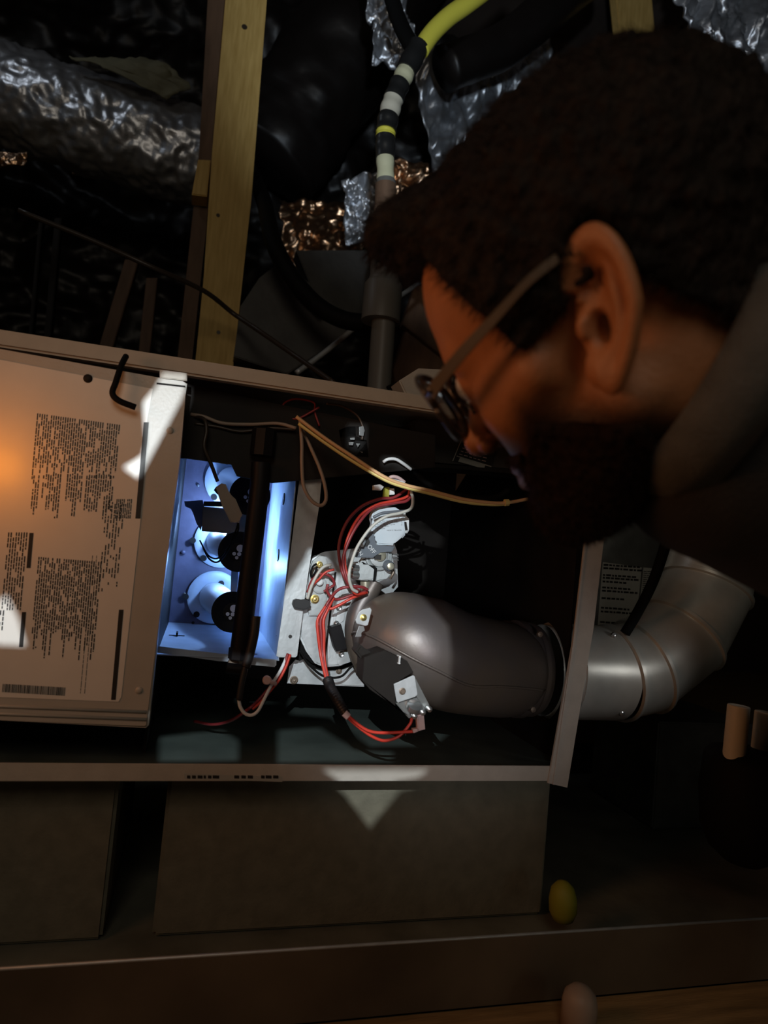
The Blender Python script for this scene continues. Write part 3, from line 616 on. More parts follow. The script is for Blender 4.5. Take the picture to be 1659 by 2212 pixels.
wire('light grey wire curving down to the black clip', [(716,1220,.785),(700,1224,.785),(686,1240,.784),(672,1268,.784),(664,1294,.784)], 'wwire', .0019)
wire('red wire curving left beside the light grey one', [(722,1230,.783),(704,1236,.784),(690,1250,.785),(676,1264,.788),(668,1280,.79)], 'red', .0014)
wire('small black loop beside the upper yellow screw', [(684,1218,.787),(676,1224,.786),(671,1238,.786),(674,1246,.787),(681,1236,.786),(685,1224,.787)], 'blackrub', .0013)
wire('upper maroon loop between blower and valve', [(794,1274,.765),(780,1268,.762),(750,1268,.762),(728,1276,.765),(712,1296,.768),(704,1310,.768)], 'redd', .0018)
wire('middle maroon loop between blower and valve', [(794,1277,.768),(760,1286,.768),(735,1294,.77),(720,1294,.775),(712,1286,.78),(706,1275,.785),(708,1262,.787)], 'redd', .0017)
wire('lower maroon loop between blower and valve', [(793,1280,.766),(760,1292,.764),(735,1306,.766),(714,1315,.768),(705,1306,.77)], 'red', .0017)
for k, (dx, m) in enumerate(((0,'red'),(7,'redd'),(13,'red'))):
    wire(('left','middle','right')[k]+'most of three red wires dropping over the blower drum to the ribbed sleeve', [(716+dx*.4,1290,.772),(700+dx*.7,1315,.768),(686+dx,1340,.766),(687+dx,1370,.764),(692+dx*.6,1410,.762),(698+dx*.4,1440,.756),(706+dx*.3,1472,.748)], m, .0018, group='red wires over the drum')
wire('maroon wire dropping from behind the pale flange to the tie', [(622,1412,.79),(612,1440,.785),(596,1468,.78),(578,1490,.775),(556,1515,.77),(535,1533,.765),(500,1556,.80),(460,1565,.83),(420,1558,.86)], 'redd', .0018)
wire('red wire dropping from the pale flange beside the maroon one', [(627,1414,.788),(617,1442,.783),(602,1470,.778),(584,1492,.773),(565,1515,.768),(545,1532,.764)], 'red', .0016)
wire('white wire loop hanging below the corrugated conduit', [(516,1512,.756),(519,1527,.756),(529,1541,.756),(543,1545,.756),(557,1536,.757),(570,1512,.762),(584,1484,.772),(606,1448,.782),(620,1418,.79)], 'white', .0019)
b = NB(); add_lathe(b, [(0,.0048),(.004,.0052),(.006,.004)], P(576,1468,.768), VEC_Y, 14); add_tube(b, [P(576,1468,.766), P(586,1473,.765), P(595,1477,.768)], .0026, 8)
tag(obj('cable_tie', b, 'pink', smooth='auto'), 'pale pink round-headed tie round the red wires below the flange', 'tie')
dk = 'cable'
wire('pale brown wire running across the top of the dark compartment', [(412,895,.785),(440,900,.782),(480,914,.78),(540,917,.78),(600,915,.78),(640,925,.775)], 'tan', .0021)
wire('second brown wire just under the first across the dark compartment', [(420,915,.785),(470,922,.783),(520,932,.782),(580,925,.78),(640,928,.778)], 'cable', .0017)
wire('tan hanging loop of wire in front of the blower flange', [(648,905,.765),(652,960,.762),(652,1000,.76),(656,1050,.76),(672,1080,.76),(692,1092,.76),(704,1080,.76),(702,1050,.76),(690,1010,.762),(668,960,.765),(652,925,.77)], 'tan', .0021)
wire('thin brown ring of wire at the top of the compartment', [(690,920,.78),(680,890,.785),(678,870,.79),(640,862,.79),(614,872,.79),(612,890,.79),(640,905,.785),(690,880,.78)], 'redd', .0013)
wire('wide dark loop of wire behind the white glints', [(705,872,.785),(740,878,.785),(772,898,.782),(784,925,.78),(782,950,.78)], 'cable', .0016)
wire('thick black cable sweeping behind the yellow pair', [(820,1000,.80),(850,990,.80),(880,1002,.80),(920,1040,.80),(980,1068,.80),(1060,1078,.80),(1100,1060,.80)], 'blackrub', .0046, name='black_cable', cat='cable')
wire('dark wire running level toward the grey control box', [(730,945,.79),(780,945,.79),(840,948,.79),(890,940,.79)], 'cable', .0017)
wire('white curved wire end above the red harness', [(828,998,.775),(838,992,.772),(855,992,.772),(872,1002,.774),(888,1014,.778)], 'white', .0020)
wire('short white wire above the yellow pair', [(842,1036,.76),(856,1039,.758),(874,1044,.757)], 'white', .0018)
wire('pinkish wire hump above the yellow pair', [(834,1040,.765),(846,1030,.762),(860,1032,.762),(874,1042,.763)], 'pink', .0022)
hb = thing('harness_plug', 'bunch of white and green plug ends under the lit yellow wires', 'plug', P(840, 1075, .775))
b = plate_bm([(808,1048),(822,1046),(830,1051),(824,1059),(808,1058)], .768, .008, .0008); obj('plug_end', b, 'white', hb)
b = plate_bm([(843,1055),(852,1055),(853,1068),(842,1069)], .768, .008, .0008); obj('plug_end', b, 'white', hb)
b = plate_bm([(832,1052),(842,1052),(841,1074),(830,1076)], .772, .008, .0008); obj('plug_body', b, 'yfoam', hb)
gp = thing('spade_terminals', 'cluster of small bright spade terminals in the dark upper compartment', 'terminals', P(770, 965, .78))
for q in ([(776,922),(785,920),(788,930),(785,942),(776,940)], [(756,946),(766,945),(766,950),(757,950)], [(753,955),(764,955),(762,962),(754,961)], [(769,958),(778,958),(773,966)], [(778,975),(784,976),(783,979)]):
    obj('spade', plate_bm(q, .776, .002, .0002), 'steel', gp)
b = plate_bm([(730,928),(750,920),(790,918),(798,990),(740,985)], .785, .004, .001); obj('terminal_board', b, 'blackrub', gp)

# ------------------------------------------------------------------ grey control box with black label, partly behind the nose
cb = thing('control_box', 'dark grey control box with black printed label beside the nose', 'box', P(1020, 1010, .86))
b = plate_bm([(893,908),(905,905),(1190,940),(1190,1024),(895,1000),(890,985)], .845, .08, .003); obj('housing', b, 'board', cb)
b = plate_bm([(893,998),(1190,1020),(1190,1030),(893,1006)], .842, .003, .0006); obj('lower_edge', b, 'dark', cb)
b = plate_bm([(1000,942),(1075,955),(1062,1014),(978,995)], .8435, .0008, 0); lbx = obj('label', b, 'ink', cb, label='black label with thin pale frame lines')
for q in ([(987,984),(1062,1007),(1061,1009),(986,986)], [(999,942),(1001,942),(979,996),(977,996)], [(994,988),(1048,1004),(1046,1013),(990,997)]):
    obj('frame_line' if q[0][0] != 994 else 'pale_strip', plate_bm(q, .8425, .0003, 0), 'sticker', lbx)
t = NB()
for i in range(5):
    x = 1006-i*3.5; y = 952+i*7.5
    while x < 1050:
        wd = rs.uniform(4, 9); y2 = y+(x-1000)*.28
        t.faces.new([t.verts.new(P(*q, .842)) for q in ((x,y2),(x+wd,y2+2),(x+wd,y2+4),(x,y2+2))]); x += wd+3
obj('printed_text', t, 'pink', lbx, kind='stuff')

# ------------------------------------------------------------------ blocks, drain pan, traps
for (xa, xb, lab) in ((-.70, None, 'dusty olive-grey support block left of the dark gap'), (None, None, 'long dusty olive-grey support block right of the dark gap')):
    YK = .80
    if 'left' in lab: x1, x2 = -.33, P(240, 1850, YK).x
    else: x1, x2 = P(346, 1850, YK).x, P(1180, 1850, YK).x
    b = NB(); add_box(b, (x1, YK, FLOOR+.004), (x2, 1.12, ZB-.0005), .004)
    tag(obj('support_block', b, 'foam'), lab, 'block', 'blocks under the furnace')
pn = thing('drain_pan', 'wide shallow metal drain pan with a thin bright front rim', 'pan', (0.3, .9, FLOOR))
b = NB(); add_box(b, (-.95, .648, FLOOR+.0005), (1.25, 1.35, FLOOR+.002)); obj('pan_floor', b, 'panfloor', pn)
b = NB(); add_box(b, (-.95, .648, FLOOR+.0005), (1.25, .6495, -.378)); obj('front_wall', b, 'pan', pn)
b = NB(); add_tube(b, [(-.95, .6488, -.3785), (1.25, .6488, -.3785)], .0016, 8, 1, False); obj('rolled_rim', b, 'galv', pn, smooth=True)
b = NB(); add_box(b, (-.95, 1.3485, FLOOR+.0005), (1.25, 1.35, -.378)); obj('rear_wall', b, 'pan', pn)
b = NB(); add_box(b, (-.95, .6495, FLOOR+.0005), (-.9485, 1.3485, -.378)); obj('side_wall', b, 'pan', pn)
b = NB(); add_box(b, (1.2485, .6495, FLOOR+.0005), (1.25, 1.3485, -.378)); obj('side_wall', b, 'pan', pn)
b = NB(); add_lathe(b, [(-.022,.002),(-.018,.012),(-.008,.0165),(.006,.0165),(.018,.0135),(.025,.007),(.027,.001)], P(1216,1952,.735)+Vector((0,0,0)), Vector((-.1,0,1)), 24)
tag(obj('rubber_bulb', b, 'yfoam', smooth=True), 'small yellow-green rubber bulb standing behind the pan rim', 'bulb')
b = NB(); c = Vector((.30, .60, FLOOR)); c = P(1250, 2200, .60); add_lathe(b, [(-.03,.017),(0,.017),(.008,.015),(.014,.009),(.016,.002)], Vector((c.x, .60, FLOOR+.030)), Vector((0,0,1)), 24)
tag(obj('wooden_ball', b, 'tan', smooth=True), 'round tan wooden ball on the deck at the bottom edge of the picture', 'knob')
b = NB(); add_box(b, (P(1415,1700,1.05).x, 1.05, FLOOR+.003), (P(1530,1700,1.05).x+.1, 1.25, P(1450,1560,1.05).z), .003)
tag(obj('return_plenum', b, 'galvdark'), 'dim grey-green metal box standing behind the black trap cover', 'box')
for k, (xa, xb, ya, yb, Y) in enumerate(((1596,1598,1524,1650,.63),(1655,1656,1538,1665,.65))):
    a_, b_ = P(xa, ya, Y), P(xb-14, yb, Y); r_ = 27*Y/F
    b = NB(); add_lathe(b, [(.0,r_*.93),(.001,r_),((b_-a_).length,r_),((b_-a_).length+.03,r_)], a_, (b_-a_), 32)
    tag(obj('condensate_pipe', b, 'creampvc', smooth='auto'), ('left' if k == 0 else 'right')+' of two pale cream pipes entering the black cover', 'pipe', 'cream condensate pipes')
b = NB(); c = P(1632,1690,.64); rr = .0480
add_lathe(b, [(0,.030),(.004,.044),(.012,.050),(.05,.052),(.09,.047),(.112,.036),(.124,.020),(.128,.003)], P(1625,1628,.64)+Vector((0,0,.004)), P(1600,1880,.64)-P(1625,1628,.64), 40)
tag(obj('trap_cover', b, 'blackrub', smooth=True), 'rounded matte black cover that takes in the two cream pipes at right', 'cover')
# ------------------------------------------------------------------ attic framing behind the furnace
YP = 1.40
def stud(name, pts, Y, d, m, label, cat, **k):
    return tag(obj(name, plate_bm(pts, Y, d, .002), m), label, cat, **k)
st = thing('wooden_post', 'tall yellowish pine post with dark knots rising behind the furnace', 'post', P(455, 810, YP))
obj('timber', plate_bm([(492,-60),(581,-60),(543,430),(420,1560),(345,1560),(440,600),(458,330)], YP, .038, .002), 'wood', st)
for (x, y, r) in ((528,58,.006),(471,465,.004),(472,718,.004)):
    b = NB(); add_lathe(b, [(0,r),(.0006,r*.9)], P(x, y, YP), VEC_Y, 14); obj('knot', b, 'cable', st)
stud('timber_post', [(452,-60),(494,-60),(456,360),(446,490),(330,1560),(300,1560),(402,600),(430,330)], YP+.05, .038, 'woodr', 'darker brown stud close against the left of the pine post', 'stud')
stud('wood_block', [(428,344),(455,345),(447,424),(414,420)], YP-.002, .045, 'wood', 'short wood block nailed at left of the pine post', 'block')
b = NB(); add_tube(b, [P(40,455,1.2), P(200,520,1.2), P(330,578,1.2), P(440,628,1.25), P(505,678,1.3), P(560,715,1.25), P(640,770,1.2), P(720,826,1.1)], .0046, 8)
tag(obj('slack_cable', b, 'cable', smooth=True), 'thin slack cable sagging across the pine post', 'cable')
for i, (q, m, lab) in enumerate((
    ([(270,560),(300,560),(20,1500),(-10,1500)], 'woodr', 'slanting thin brown brace left of the pine post'),
    ([(316,600),(340,600),(250,1480),(225,1480)], 'woodr', 'dim upright brown lath between brace and pine post'),
    ([(118,470),(132,470),(40,1480),(26,1480)], 'dark', 'dim upright metal strap at far left above the cabinet'),
    ([(84,470),(92,470),(0,1480),(-8,1480)], 'dark', 'narrower dim upright strap at far left, beside the first'),
    ([(940,640),(1060,760),(1060,850),(870,700),(900,610)], 'woodr', 'reddish lumber slanting down behind the forehead'),
    ([(880,705),(1080,860),(1080,1600),(960,1600),(850,800)], 'woodr', 'lower reddish rafter piece beside the grey vent pipe'),
    ([(1290,-420),(1374,-420),(1420,130),(1345,130)], 'wood', 'yellowish rafter end above the head at top right'))):
    stud('timber_brace', q, (1.7,1.72,1.75,1.76,1.5,1.52,1.6)[i], .03, m, lab, 'lumber')

# ------------------------------------------------------------------ grey vent pipe with taped yellow-white pipe above it
def seg(name, a, b2, r, m, parent, prof=None, n=28):
    A, B = P(*a), P(*b2); b = NB(); L = (B-A).length
    add_lathe(b, prof(L) if prof else [(0,r),(L,r)], A, (B-A), n); return obj(name, b, m, parent, smooth='auto')
YQ = 1.15; k_ = YQ/F
vp = thing('vent_pipe', 'dark grey vertical vent pipe with couplings standing behind the cabinet rim', 'pipe', P(815, 860, YQ))
seg('pipe', (815,900,YQ), (829,690,YQ), 27*k_, 'pvc', vp)
seg('coupling', (822,695,YQ), (829,610,YQ), 44*k_, 'pvc', vp, lambda L: [(0,44*k_),(L*.92,43*k_),(L,38*k_)])
seg('coupling', (829,612,YQ), (832,520,YQ), 33*k_, 'pvc', vp, lambda L: [(0,36*k_),(L*.12,34*k_),(L*.14,32*k_),(L*.8,31*k_),(L,24*k_)])
seg('pipe', (831,525,YQ), (834,390,YQ), 22*k_, 'pvc', vp)
cr = seg('copper_fitting', (831,480,YQ), (833,400,YQ), 24*k_, 'woodr', vp); cr['label'] = 'reddish fitting with a round port'
b = NB(); add_tube(b, [P(822+12*math.cos(a), 453+12*math.sin(a), YQ-.022) for a in [i*math.pi/8 for i in range(17)]], .0022, 8, 1, False); obj('port_ring', b, 'copper' if 'copper' in MT else 'woodr', cr)
tp = thing('taped_pipe', 'pale yellowish pipe wrapped in bands of black tape above the grey vent pipe', 'pipe', P(832, 380, YQ))
path = [(833,395,YQ),(832,330,YQ),(834,280,YQ),(848,220,YQ),(874,160,YQ),(905,100,YQ)]
bands = [(0,.16,'cream',20),(.16,.34,'tape',23),(.34,.385,'yellow',22),(.385,.50,'tape',24),(.50,.62,'creampvc',23),(.62,.74,'tape',23),(.74,.82,'cream',22),(.82,1.0,'tape',25)]
sp = spline([P(*q) for q in path], 24); n_ = len(sp)-1
for (a, b2, m, r) in bands:
    pts = sp[int(a*n_):int(b2*n_)+1]
    obj('tape_band' if m == 'tape' else 'pipe_section', add_tube(NB(), pts, lambda t: r*k_*(1+.04*math.sin(t*9+a*20)), 24, 1, False), m, tp, smooth='auto')
yp = thing('yellow_pipe', 'bright yellow flexible pipe rising out of the frame at top centre', 'pipe', P(915, 95, YQ))
obj('pipe', tube_px([(908,108,YQ),(935,70,YQ),(970,36,YQ),(1010,8,YQ),(1060,-30,YQ),(1120,-80,YQ)], 21*k_, 28), 'yellow', yp, smooth=True)
tag(obj('black_hose', tube_px([(838,-40,YQ+.05),(850,10,YQ+.05),(868,60,YQ+.04),(895,110,YQ+.02)], 19*k_, 20), 'blackrub', smooth=True), 'black hose coming down at top centre to join the taped pipe', 'hose')
tag(obj('insulated_hose', tube_px([(455,150,1.57),(490,250,1.57),(530,345,1.55),(568,430,1.42),(590,520,1.28),(625,590,1.26),(680,655,1.24),(740,690,1.22),(800,698,1.21)], 21*k_, 20), 'blackrub', smooth=True), 'thick black insulated hose curving down behind to the grey vent pipe', 'hose')
tag(obj('cross_hose', tube_px([(845,500,1.17),(880,520,1.16),(915,560,1.16),(960,600,1.2)], 20*k_, 20), 'blackrub', smooth=True), 'short black hose passing behind the hair and forehead', 'hose')
tag(obj('thin_cable', tube_px([(838,838,.98),(870,824,.95),(905,817,.91),(945,806,.875)], .0035, 8), 'blackrub', smooth=True), 'thin black cable on top of the cabinet behind the glasses', 'cable')

# ------------------------------------------------------------------ crumpled foil and film insulation
from mathutils import noise
def crumple(name, quad, Y, nx, ny, amp, freq, m, label, cat='insulation', slope=None, folds=0.0, seed=0, stretch=(1,1,1), group=None, th=.004):
    """sheet spanning 4 pixel corners (tl, tr, br, bl) at depth Y (number or 4), wrinkled"""
    Ys = Y if isinstance(Y, (list, tuple)) else [Y]*4
    c = [P(x, y, yy) for (x, y), yy in zip(quad, Ys)]
    b = NB(); g = []
    for j in range(ny+1):
        v = j/ny; row = []
        for i in range(nx+1):
            u = i/nx; p = (c[0]*(1-u)+c[1]*u)*(1-v)+(c[3]*(1-u)+c[2]*u)*v
            q = Vector((p.x*stretch[0], p.y*stretch[1], p.z*stretch[2]))*freq+Vector((seed*7.3, 0, 0))
            d = abs(noise.noise(q))*1.4+abs(noise.noise(q*2.7))*.6+noise.noise(q*6.5)*.22
            bulge = math.sin(math.pi*v)*folds
            e = noise.noise(Vector((u*6+seed, v*6, seed)))*min(.02, (c[1]-c[0]).length*.06)
            row.append(b.verts.new(p+Vector((e, -d*amp-bulge, e*.5))))
        g.append(row)
    fs = []
    for j in range(ny):
        for i in range(nx): fs.append(b.faces.new((g[j][i], g[j][i+1], g[j+1][i+1], g[j+1][i])))
    r = bmesh.ops.extrude_face_region(b, geom=fs)
    for v in [x for x in r['geom'] if isinstance(x, bmesh.types.BMVert)]: v.co.y += th
    return tag(obj(name, b, m, smooth=True), label, cat, group)
crumple('duct_film', [(-300,-200),(1900,-200),(1900,950),(-300,950)], 2.33, 190, 140, .07, 5.0, 'plastic', 'large sheet of dark glossy wrinkled film behind everything in the attic', 'film', seed=1)
crumple('foil_insulation', [(780,-40),(860,-40),(905,160),(800,150)], [1.45]*4, 30, 60, .05, 16, 'foil', 'narrow bright crumpled foil strip left of the black hose at top centre', seed=2)
crumple('foil_insulation', [(890,130),(1180,60),(1200,300),(960,560)], [1.68,1.82,1.78,1.68], 80, 90, .06, 6.5, 'foil', 'large blue-silver crumpled foil sheet between taped pipe and hair', seed=3, stretch=(1.6,1,.7))
crumple('foil_insulation', [(1420,-60),(1720,-60),(1720,330),(1560,260)], [1.3]*4, 70, 60, .05, 14, 'foil', 'streaky foil hanging behind the top right of the head', seed=5, stretch=(2.2,1,.5))
crumple('foil_insulation', [(735,395),(812,380),(812,520),(745,535)], [1.5]*4, 30, 40, .04, 20, 'foil', 'small crumpled foil patch left of the reddish fitting', seed=6)
crumple('foil_insulation', [(835,340),(1000,400),(960,520),(850,500)], [1.48]*4, 50, 40, .05, 14, 'foilw', 'crumpled foil with coppery light painted in, right of the reddish fitting', seed=7)
crumple('foil_insulation', [(600,440),(790,440),(780,560),(610,600)], [1.70,1.68,1.62,1.62], 50, 40, .05, 9, 'foilw', 'dark foil fold with its orange glint painted in, right of the pine post', seed=8)
# big film-wrapped duct top centre-left and top right
def wrapped(name, pts, r, m, label, seed, amp=.12, squash=1.0, f=9, n=14, seg_=48):
    sp = spline(pts, n); b = NB(); add_tube(b, sp, r, seg_, 1, False)
    axis_mid = sp[len(sp)//2]
    for v in b.verts:
        near = min(sp, key=lambda s: (s-v.co).length_squared); dr = (v.co-near)
        k = 1+amp*(noise.noise(v.co*f+Vector((seed,0,0)))+.5*noise.noise(v.co*f*3)-.5*abs(noise.noise(v.co*f*2)))
        v.co = near+dr*k
    return tag(obj(name, b, m, smooth=True), label, 'duct')
wrapped('foil_duct', [P(-160,150,1.75), P(60,225,1.75), P(250,290,1.75), P(440,345,1.75)], .115, 'foil', 'foil-wrapped duct with silver glints crossing the upper left', 4, .09, f=20, n=40, seg_=120)
wrapped('flexible_duct', [P(575,350,2.0), P(660,230,1.97), P(780,60,1.93), P(880,-120,1.9)], .17, 'plastic', 'fat dark film-wrapped duct slanting up right of the pine post', 9, .10)
wrapped('flexible_duct', [P(960,150,1.5), P(1100,90,1.5), P(1260,-40,1.5)], .052, 'plastic', 'dark glossy duct under the yellow pipe at top centre', 12, .08)
crumple('insulation_batt', [(150,125),(330,130),(412,190),(360,216)], [1.62]*4, 40, 20, .01, 20, 'batt', 'olive paper-faced insulation patch above the foil duct at upper left', seed=10, folds=.02)
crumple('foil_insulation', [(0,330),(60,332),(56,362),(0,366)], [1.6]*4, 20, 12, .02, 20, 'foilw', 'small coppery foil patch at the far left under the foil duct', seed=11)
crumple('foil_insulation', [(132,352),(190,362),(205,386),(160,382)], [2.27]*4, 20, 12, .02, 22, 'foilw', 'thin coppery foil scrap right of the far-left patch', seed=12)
# duct board boxes behind the hose
stud('duct_board', [(560,600),(610,560),(760,690),(780,705),(620,808),(505,770),(520,660)], 1.36, .05, 'board', 'grey duct board panel between the pine post and the vent pipe', 'panel')
stud('duct_board', [(640,540),(800,540),(800,700),(740,690),(680,640)], 1.40, .05, 'board', 'upper grey duct board panel beside the vent pipe couplings', 'panel')
tag(obj('metal_strip', tube_px([(640,806,1.30),(690,770,1.31),(740,730,1.32),(775,700,1.33)], .0055, 8), 'galv', smooth=True), 'thin bright metal edge strip slanting below the duct board', 'strip')
tag(obj('metal_strip', tube_px([(848,652,1.19),(888,623,1.22),(915,602,1.24)], .0045, 8), 'galv', smooth=True), 'short bright metal strip right of the vent pipe coupling', 'strip')
crumple('foil_tape', [(618,605),(632,600),(700,672),(690,680)], [1.33]*4, 20, 6, .008, 40, 'foil', 'foil tape seam under the thick black hose', 'tape', seed=14)
b = plate_bm([(862,822),(905,795),(1010,800),(1010,850),(880,860)], .86, .04, .002)
tag(obj('junction_lid', b, 'paint'), 'small pale metal lid on top of the cabinet behind the glasses', 'lid')
# ------------------------------------------------------------------ person: one continuous surface meshed from a distance field
HF = (RT*-.775-UP*.361+FW*.519).normalized()
HU = (RT*-.448+UP*.893-FW*.049); HU = (HU-HF*HU.dot(HF)).normalized()
HL = HU.cross(HF)
HO = (FW+RT*.3346+UP*.2837)*.3976
NK = (RT*.88-UP*.42-FW*.10).normalized()        # direction of the neck away from the head
NKh = (NK.dot(HF), NK.dot(HL), NK.dot(HU))
HS = 1.0
def Hd(x, y, z): return HO+(HF*x+HL*y+HU*z)*HS

def grid(lo, hi, h):
    n = [int(math.ceil((b-a)/h))+1 for a, b in zip(lo, hi)]
    ax = [lo[i]+h*np.arange(n[i], dtype=np.float32) for i in range(3)]
    return np.meshgrid(*ax, indexing='ij')
def sm(a, b, k):
    h = np.clip(.5+.5*(b-a)/k, 0, 1); return b*(1-h)+a*h-k*h*(1-h)
def smx(a, b, k): return -sm(-a, -b, k)
def ell(g, c, r):
    x, y, z = [(g[i]-c[i])/r[i] for i in range(3)]
    k0 = np.sqrt(x*x+y*y+z*z); k1 = np.sqrt((x/r[0])**2+(y/r[1])**2+(z/r[2])**2)+1e-9
    return k0*(k0-1)/k1
def cap(g, a, b, ra, rb=None):
    rb = ra if rb is None else rb
    a, b = np.array(a, float), np.array(b, float); d = b-a; L = d@d
    t = np.clip(((g[0]-a[0])*d[0]+(g[1]-a[1])*d[1]+(g[2]-a[2])*d[2])/L, 0, 1)
    return np.sqrt((g[0]-a[0]-t*d[0])**2+(g[1]-a[1]-t*d[1])**2+(g[2]-a[2]-t*d[2])**2)-(ra+(rb-ra)*t)
def sph(g, c, r): return np.sqrt((g[0]-c[0])**2+(g[1]-c[1])**2+(g[2]-c[2])**2)-r
def surface(Fv, lo, h):
    """surface nets"""
    nx, ny, nz = Fv.shape; s = Fv < 0
    c = [s[i:nx-1+i, j:ny-1+j, k:nz-1+k] for i in (0,1) for j in (0,1) for k in (0,1)]
    tot = sum(x.astype(np.int8) for x in c); act = (tot > 0) & (tot < 8)
    idx = -np.ones(act.shape, np.int64); I = np.argwhere(act); idx[act] = np.arange(len(I))
    acc = np.zeros((len(I), 3)); cnt = np.zeros(len(I))
    for (a, b) in [((i,j,k),(i+(d==0),j+(d==1),k+(d==2))) for i in (0,1) for j in (0,1) for k in (0,1) for d in range(3) if (i,j,k)[d] == 0]:
        fa = Fv[I[:,0]+a[0], I[:,1]+a[1], I[:,2]+a[2]]; fb = Fv[I[:,0]+b[0], I[:,1]+b[1], I[:,2]+b[2]]
        m = (fa < 0) != (fb < 0); t = np.where(m, fa/np.where(m, fa-fb, 1), 0)
        p = np.array(a)+t[:,None]*(np.array(b)-np.array(a)); acc += p*m[:,None]; cnt += m
    V = (I+acc/cnt[:,None])*h+np.array(lo)
    Q = []
    for d in range(3):
        e = [0,0,0]; e[d] = 1
        A = s[:nx-e[0], :ny-e[1], :nz-e[2]]; B = s[e[0]:, e[1]:, e[2]:]
        E = np.argwhere(A != B); o1, o2 = [x for x in range(3) if x != d]
        E = E[(E[:,o1] > 0) & (E[:,o2] > 0) & (E[:,o1] < Fv.shape[o1]-1) & (E[:,o2] < Fv.shape[o2]-1)]
        def at(da, db):
            q = E.copy(); q[:,o1] -= da; q[:,o2] -= db; return idx[q[:,0], q[:,1], q[:,2]]
        q = np.stack([at(0,0), at(1,0), at(1,1), at(0,1)], 1)
        flip = s[E[:,0], E[:,1], E[:,2]] ^ (d == 1); q[~flip] = q[~flip][:, ::-1]; Q.append(q)
    Q = np.concatenate(Q); return V, Q[(Q >= 0).all(1)]
def sdf_mesh(name, V, Q, m, parent, mapf=None, mats=None):
    off = OFF[parent.name]
    if mapf: V = mapf(V)
    V = V-np.array(off)
    me = bpy.data.meshes.new(name); me.from_pydata(V.tolist(), [], Q.tolist()); me.update()
    me.polygons.foreach_set('use_smooth', [True]*len(me.polygons)); me.materials.append(MT[m])
    o = _link(name, me, parent, (0,0,0)); OFF[o.name] = off; return o
MH = np.array([HF, HL, HU]); HO_ = np.array(HO)
def head_map(V): return HO_+V@MH*HS

def mirror(g): return [g[0], np.abs(g[1]), g[2]]
def head_sdf(g):
    m = mirror(g)
    f = ell(g, (-.014,0,.042), (.097,.076,.083))
    f = sm(f, ell(g, (.038,0,.040), (.055,.064,.060)), .03)
    f = sm(f, ell(g, (.040,0,-.020), (.050,.058,.062)), .02)
    f = sm(f, ell(g, (.040,0,-.072), (.044,.046,.036)), .02)
    f = sm(f, cap(m, (.000,.054,-.045), (.050,.026,-.092), .016, .014), .025)     # jaw line
    f = sm(f, sph(g, (.072,0,-.098), .016), .02)                                   # chin
    f = sm(f, cap(m, (.074,.040,.020), (.086,.012,.024), .010), .012)              # brow
    f = sm(f, cap(m, (.062,.044,-.018), (.035,.064,-.008), .014, .010), .02)       # cheekbone
    f = smx(f, -ell(m, (.098,.031,.004), (.016,.017,.011)), .008)                  # eye sockets
    f = sm(f, sph(m, (.078,.031,.004), .0125), .004)                               # lids over the eyeball
    f = sm(f, cap(g, (.084,0,.012), (.105,0,-.028), .0055, .0075), .010)            # nose bridge
    f = sm(f, sph(g, (.1065,0,-.031), .0092), .006); f = sm(f, sph(m, (.097,.011,-.034), .0068), .005)
    f = smx(f, -sph(m, (.101,.0055,-.041), .0035), .002)
    f = sm(f, cap(m, (.088,.0,-.057), (.078,.022,-.060), .0065, .004), .005)       # lips
    f = sm(f, cap(m, (.087,.0,-.068), (.078,.018,-.067), .0068, .004), .004)
    f = smx(f, -cap(m, (.097,0,-.0625), (.082,.023,-.0628), .0012), .002)
    # neck, then it widens to the shoulders
    n0 = (-.032,0,-.040); f = sm(f, cap(g, n0, tuple(a+.17*c for a, c in zip(n0, NKh)), .058, .062), .03)
    return f
def ear_sdf(g, base):
    """left and right ears; local frame: a runs back, b runs up, c outwards"""
    m = mirror(g); th, ph = math.radians(16), math.radians(27)
    ex, ey, ez = m[0]+.004, m[1]-.0745, m[2]-.004
    bx_ = -ex*math.cos(th)-ez*math.sin(th)*-1*-1; up = ez*math.cos(th)-ex*math.sin(th)
    bx_ = -ex*math.cos(th)-ez*math.sin(th)
    a = bx_*math.cos(ph)+ey*math.sin(ph)*1.0; c = ey*math.cos(ph)-bx_*math.sin(ph)
    q = [a-.010, up, c]
    rx = np.where(q[1] > 0, .0185, .0185-.006*np.clip(-q[1]/.034, 0, 1))
    rr = np.sqrt((q[0]/rx)**2+(q[1]/.034)**2)
    disc = ell(q, (.0,.0,.0), (.0175,.0325,.0035))
    rim = np.sqrt(((rr-1)*.0185)**2+(q[2]-.0035)**2)-.0037
    front = (q[0] < -.006) & (q[1] < .012)                  # the rim opens towards the face
    rim = np.where(front, rim+.004, rim)
    e = sm(disc, rim, .003)
    anti = np.abs(np.sqrt(((q[0]+.001)/.0105)**2+((q[1]+.001)/.021)**2)-1)*.0105; anti = np.sqrt(anti**2+(q[2]-.003)**2)-.0024
    e = sm(e, np.where((q[0] < -.002) & (q[1] < .006), anti+.006, anti), .003)
    e = sm(e, ell(q, (-.006,-.028,.002), (.009,.0095,.005)), .004)      # lobe
    e = sm(e, ell(q, (-.0115,-.006,.0035), (.004,.006,.0035)), .003)    # tragus
    f = sm(base, e, .005)
    f = smx(f, -ell(q, (-.003,-.008,.006), (.0062,.0105,.0105)), .002)  # concha
    f = smx(f, -ell(q, (-.002,.013,.007), (.0085,.0120,.0085)), .003)   # upper hollow
    return f
h = .0015
lo = (-.185, -.11, -.215); hi = (.135, .11, .145)
G = grid(lo, hi, h); base = head_sdf(G)
full = ear_sdf(G, base)
V, Q = surface(full, lo, h)
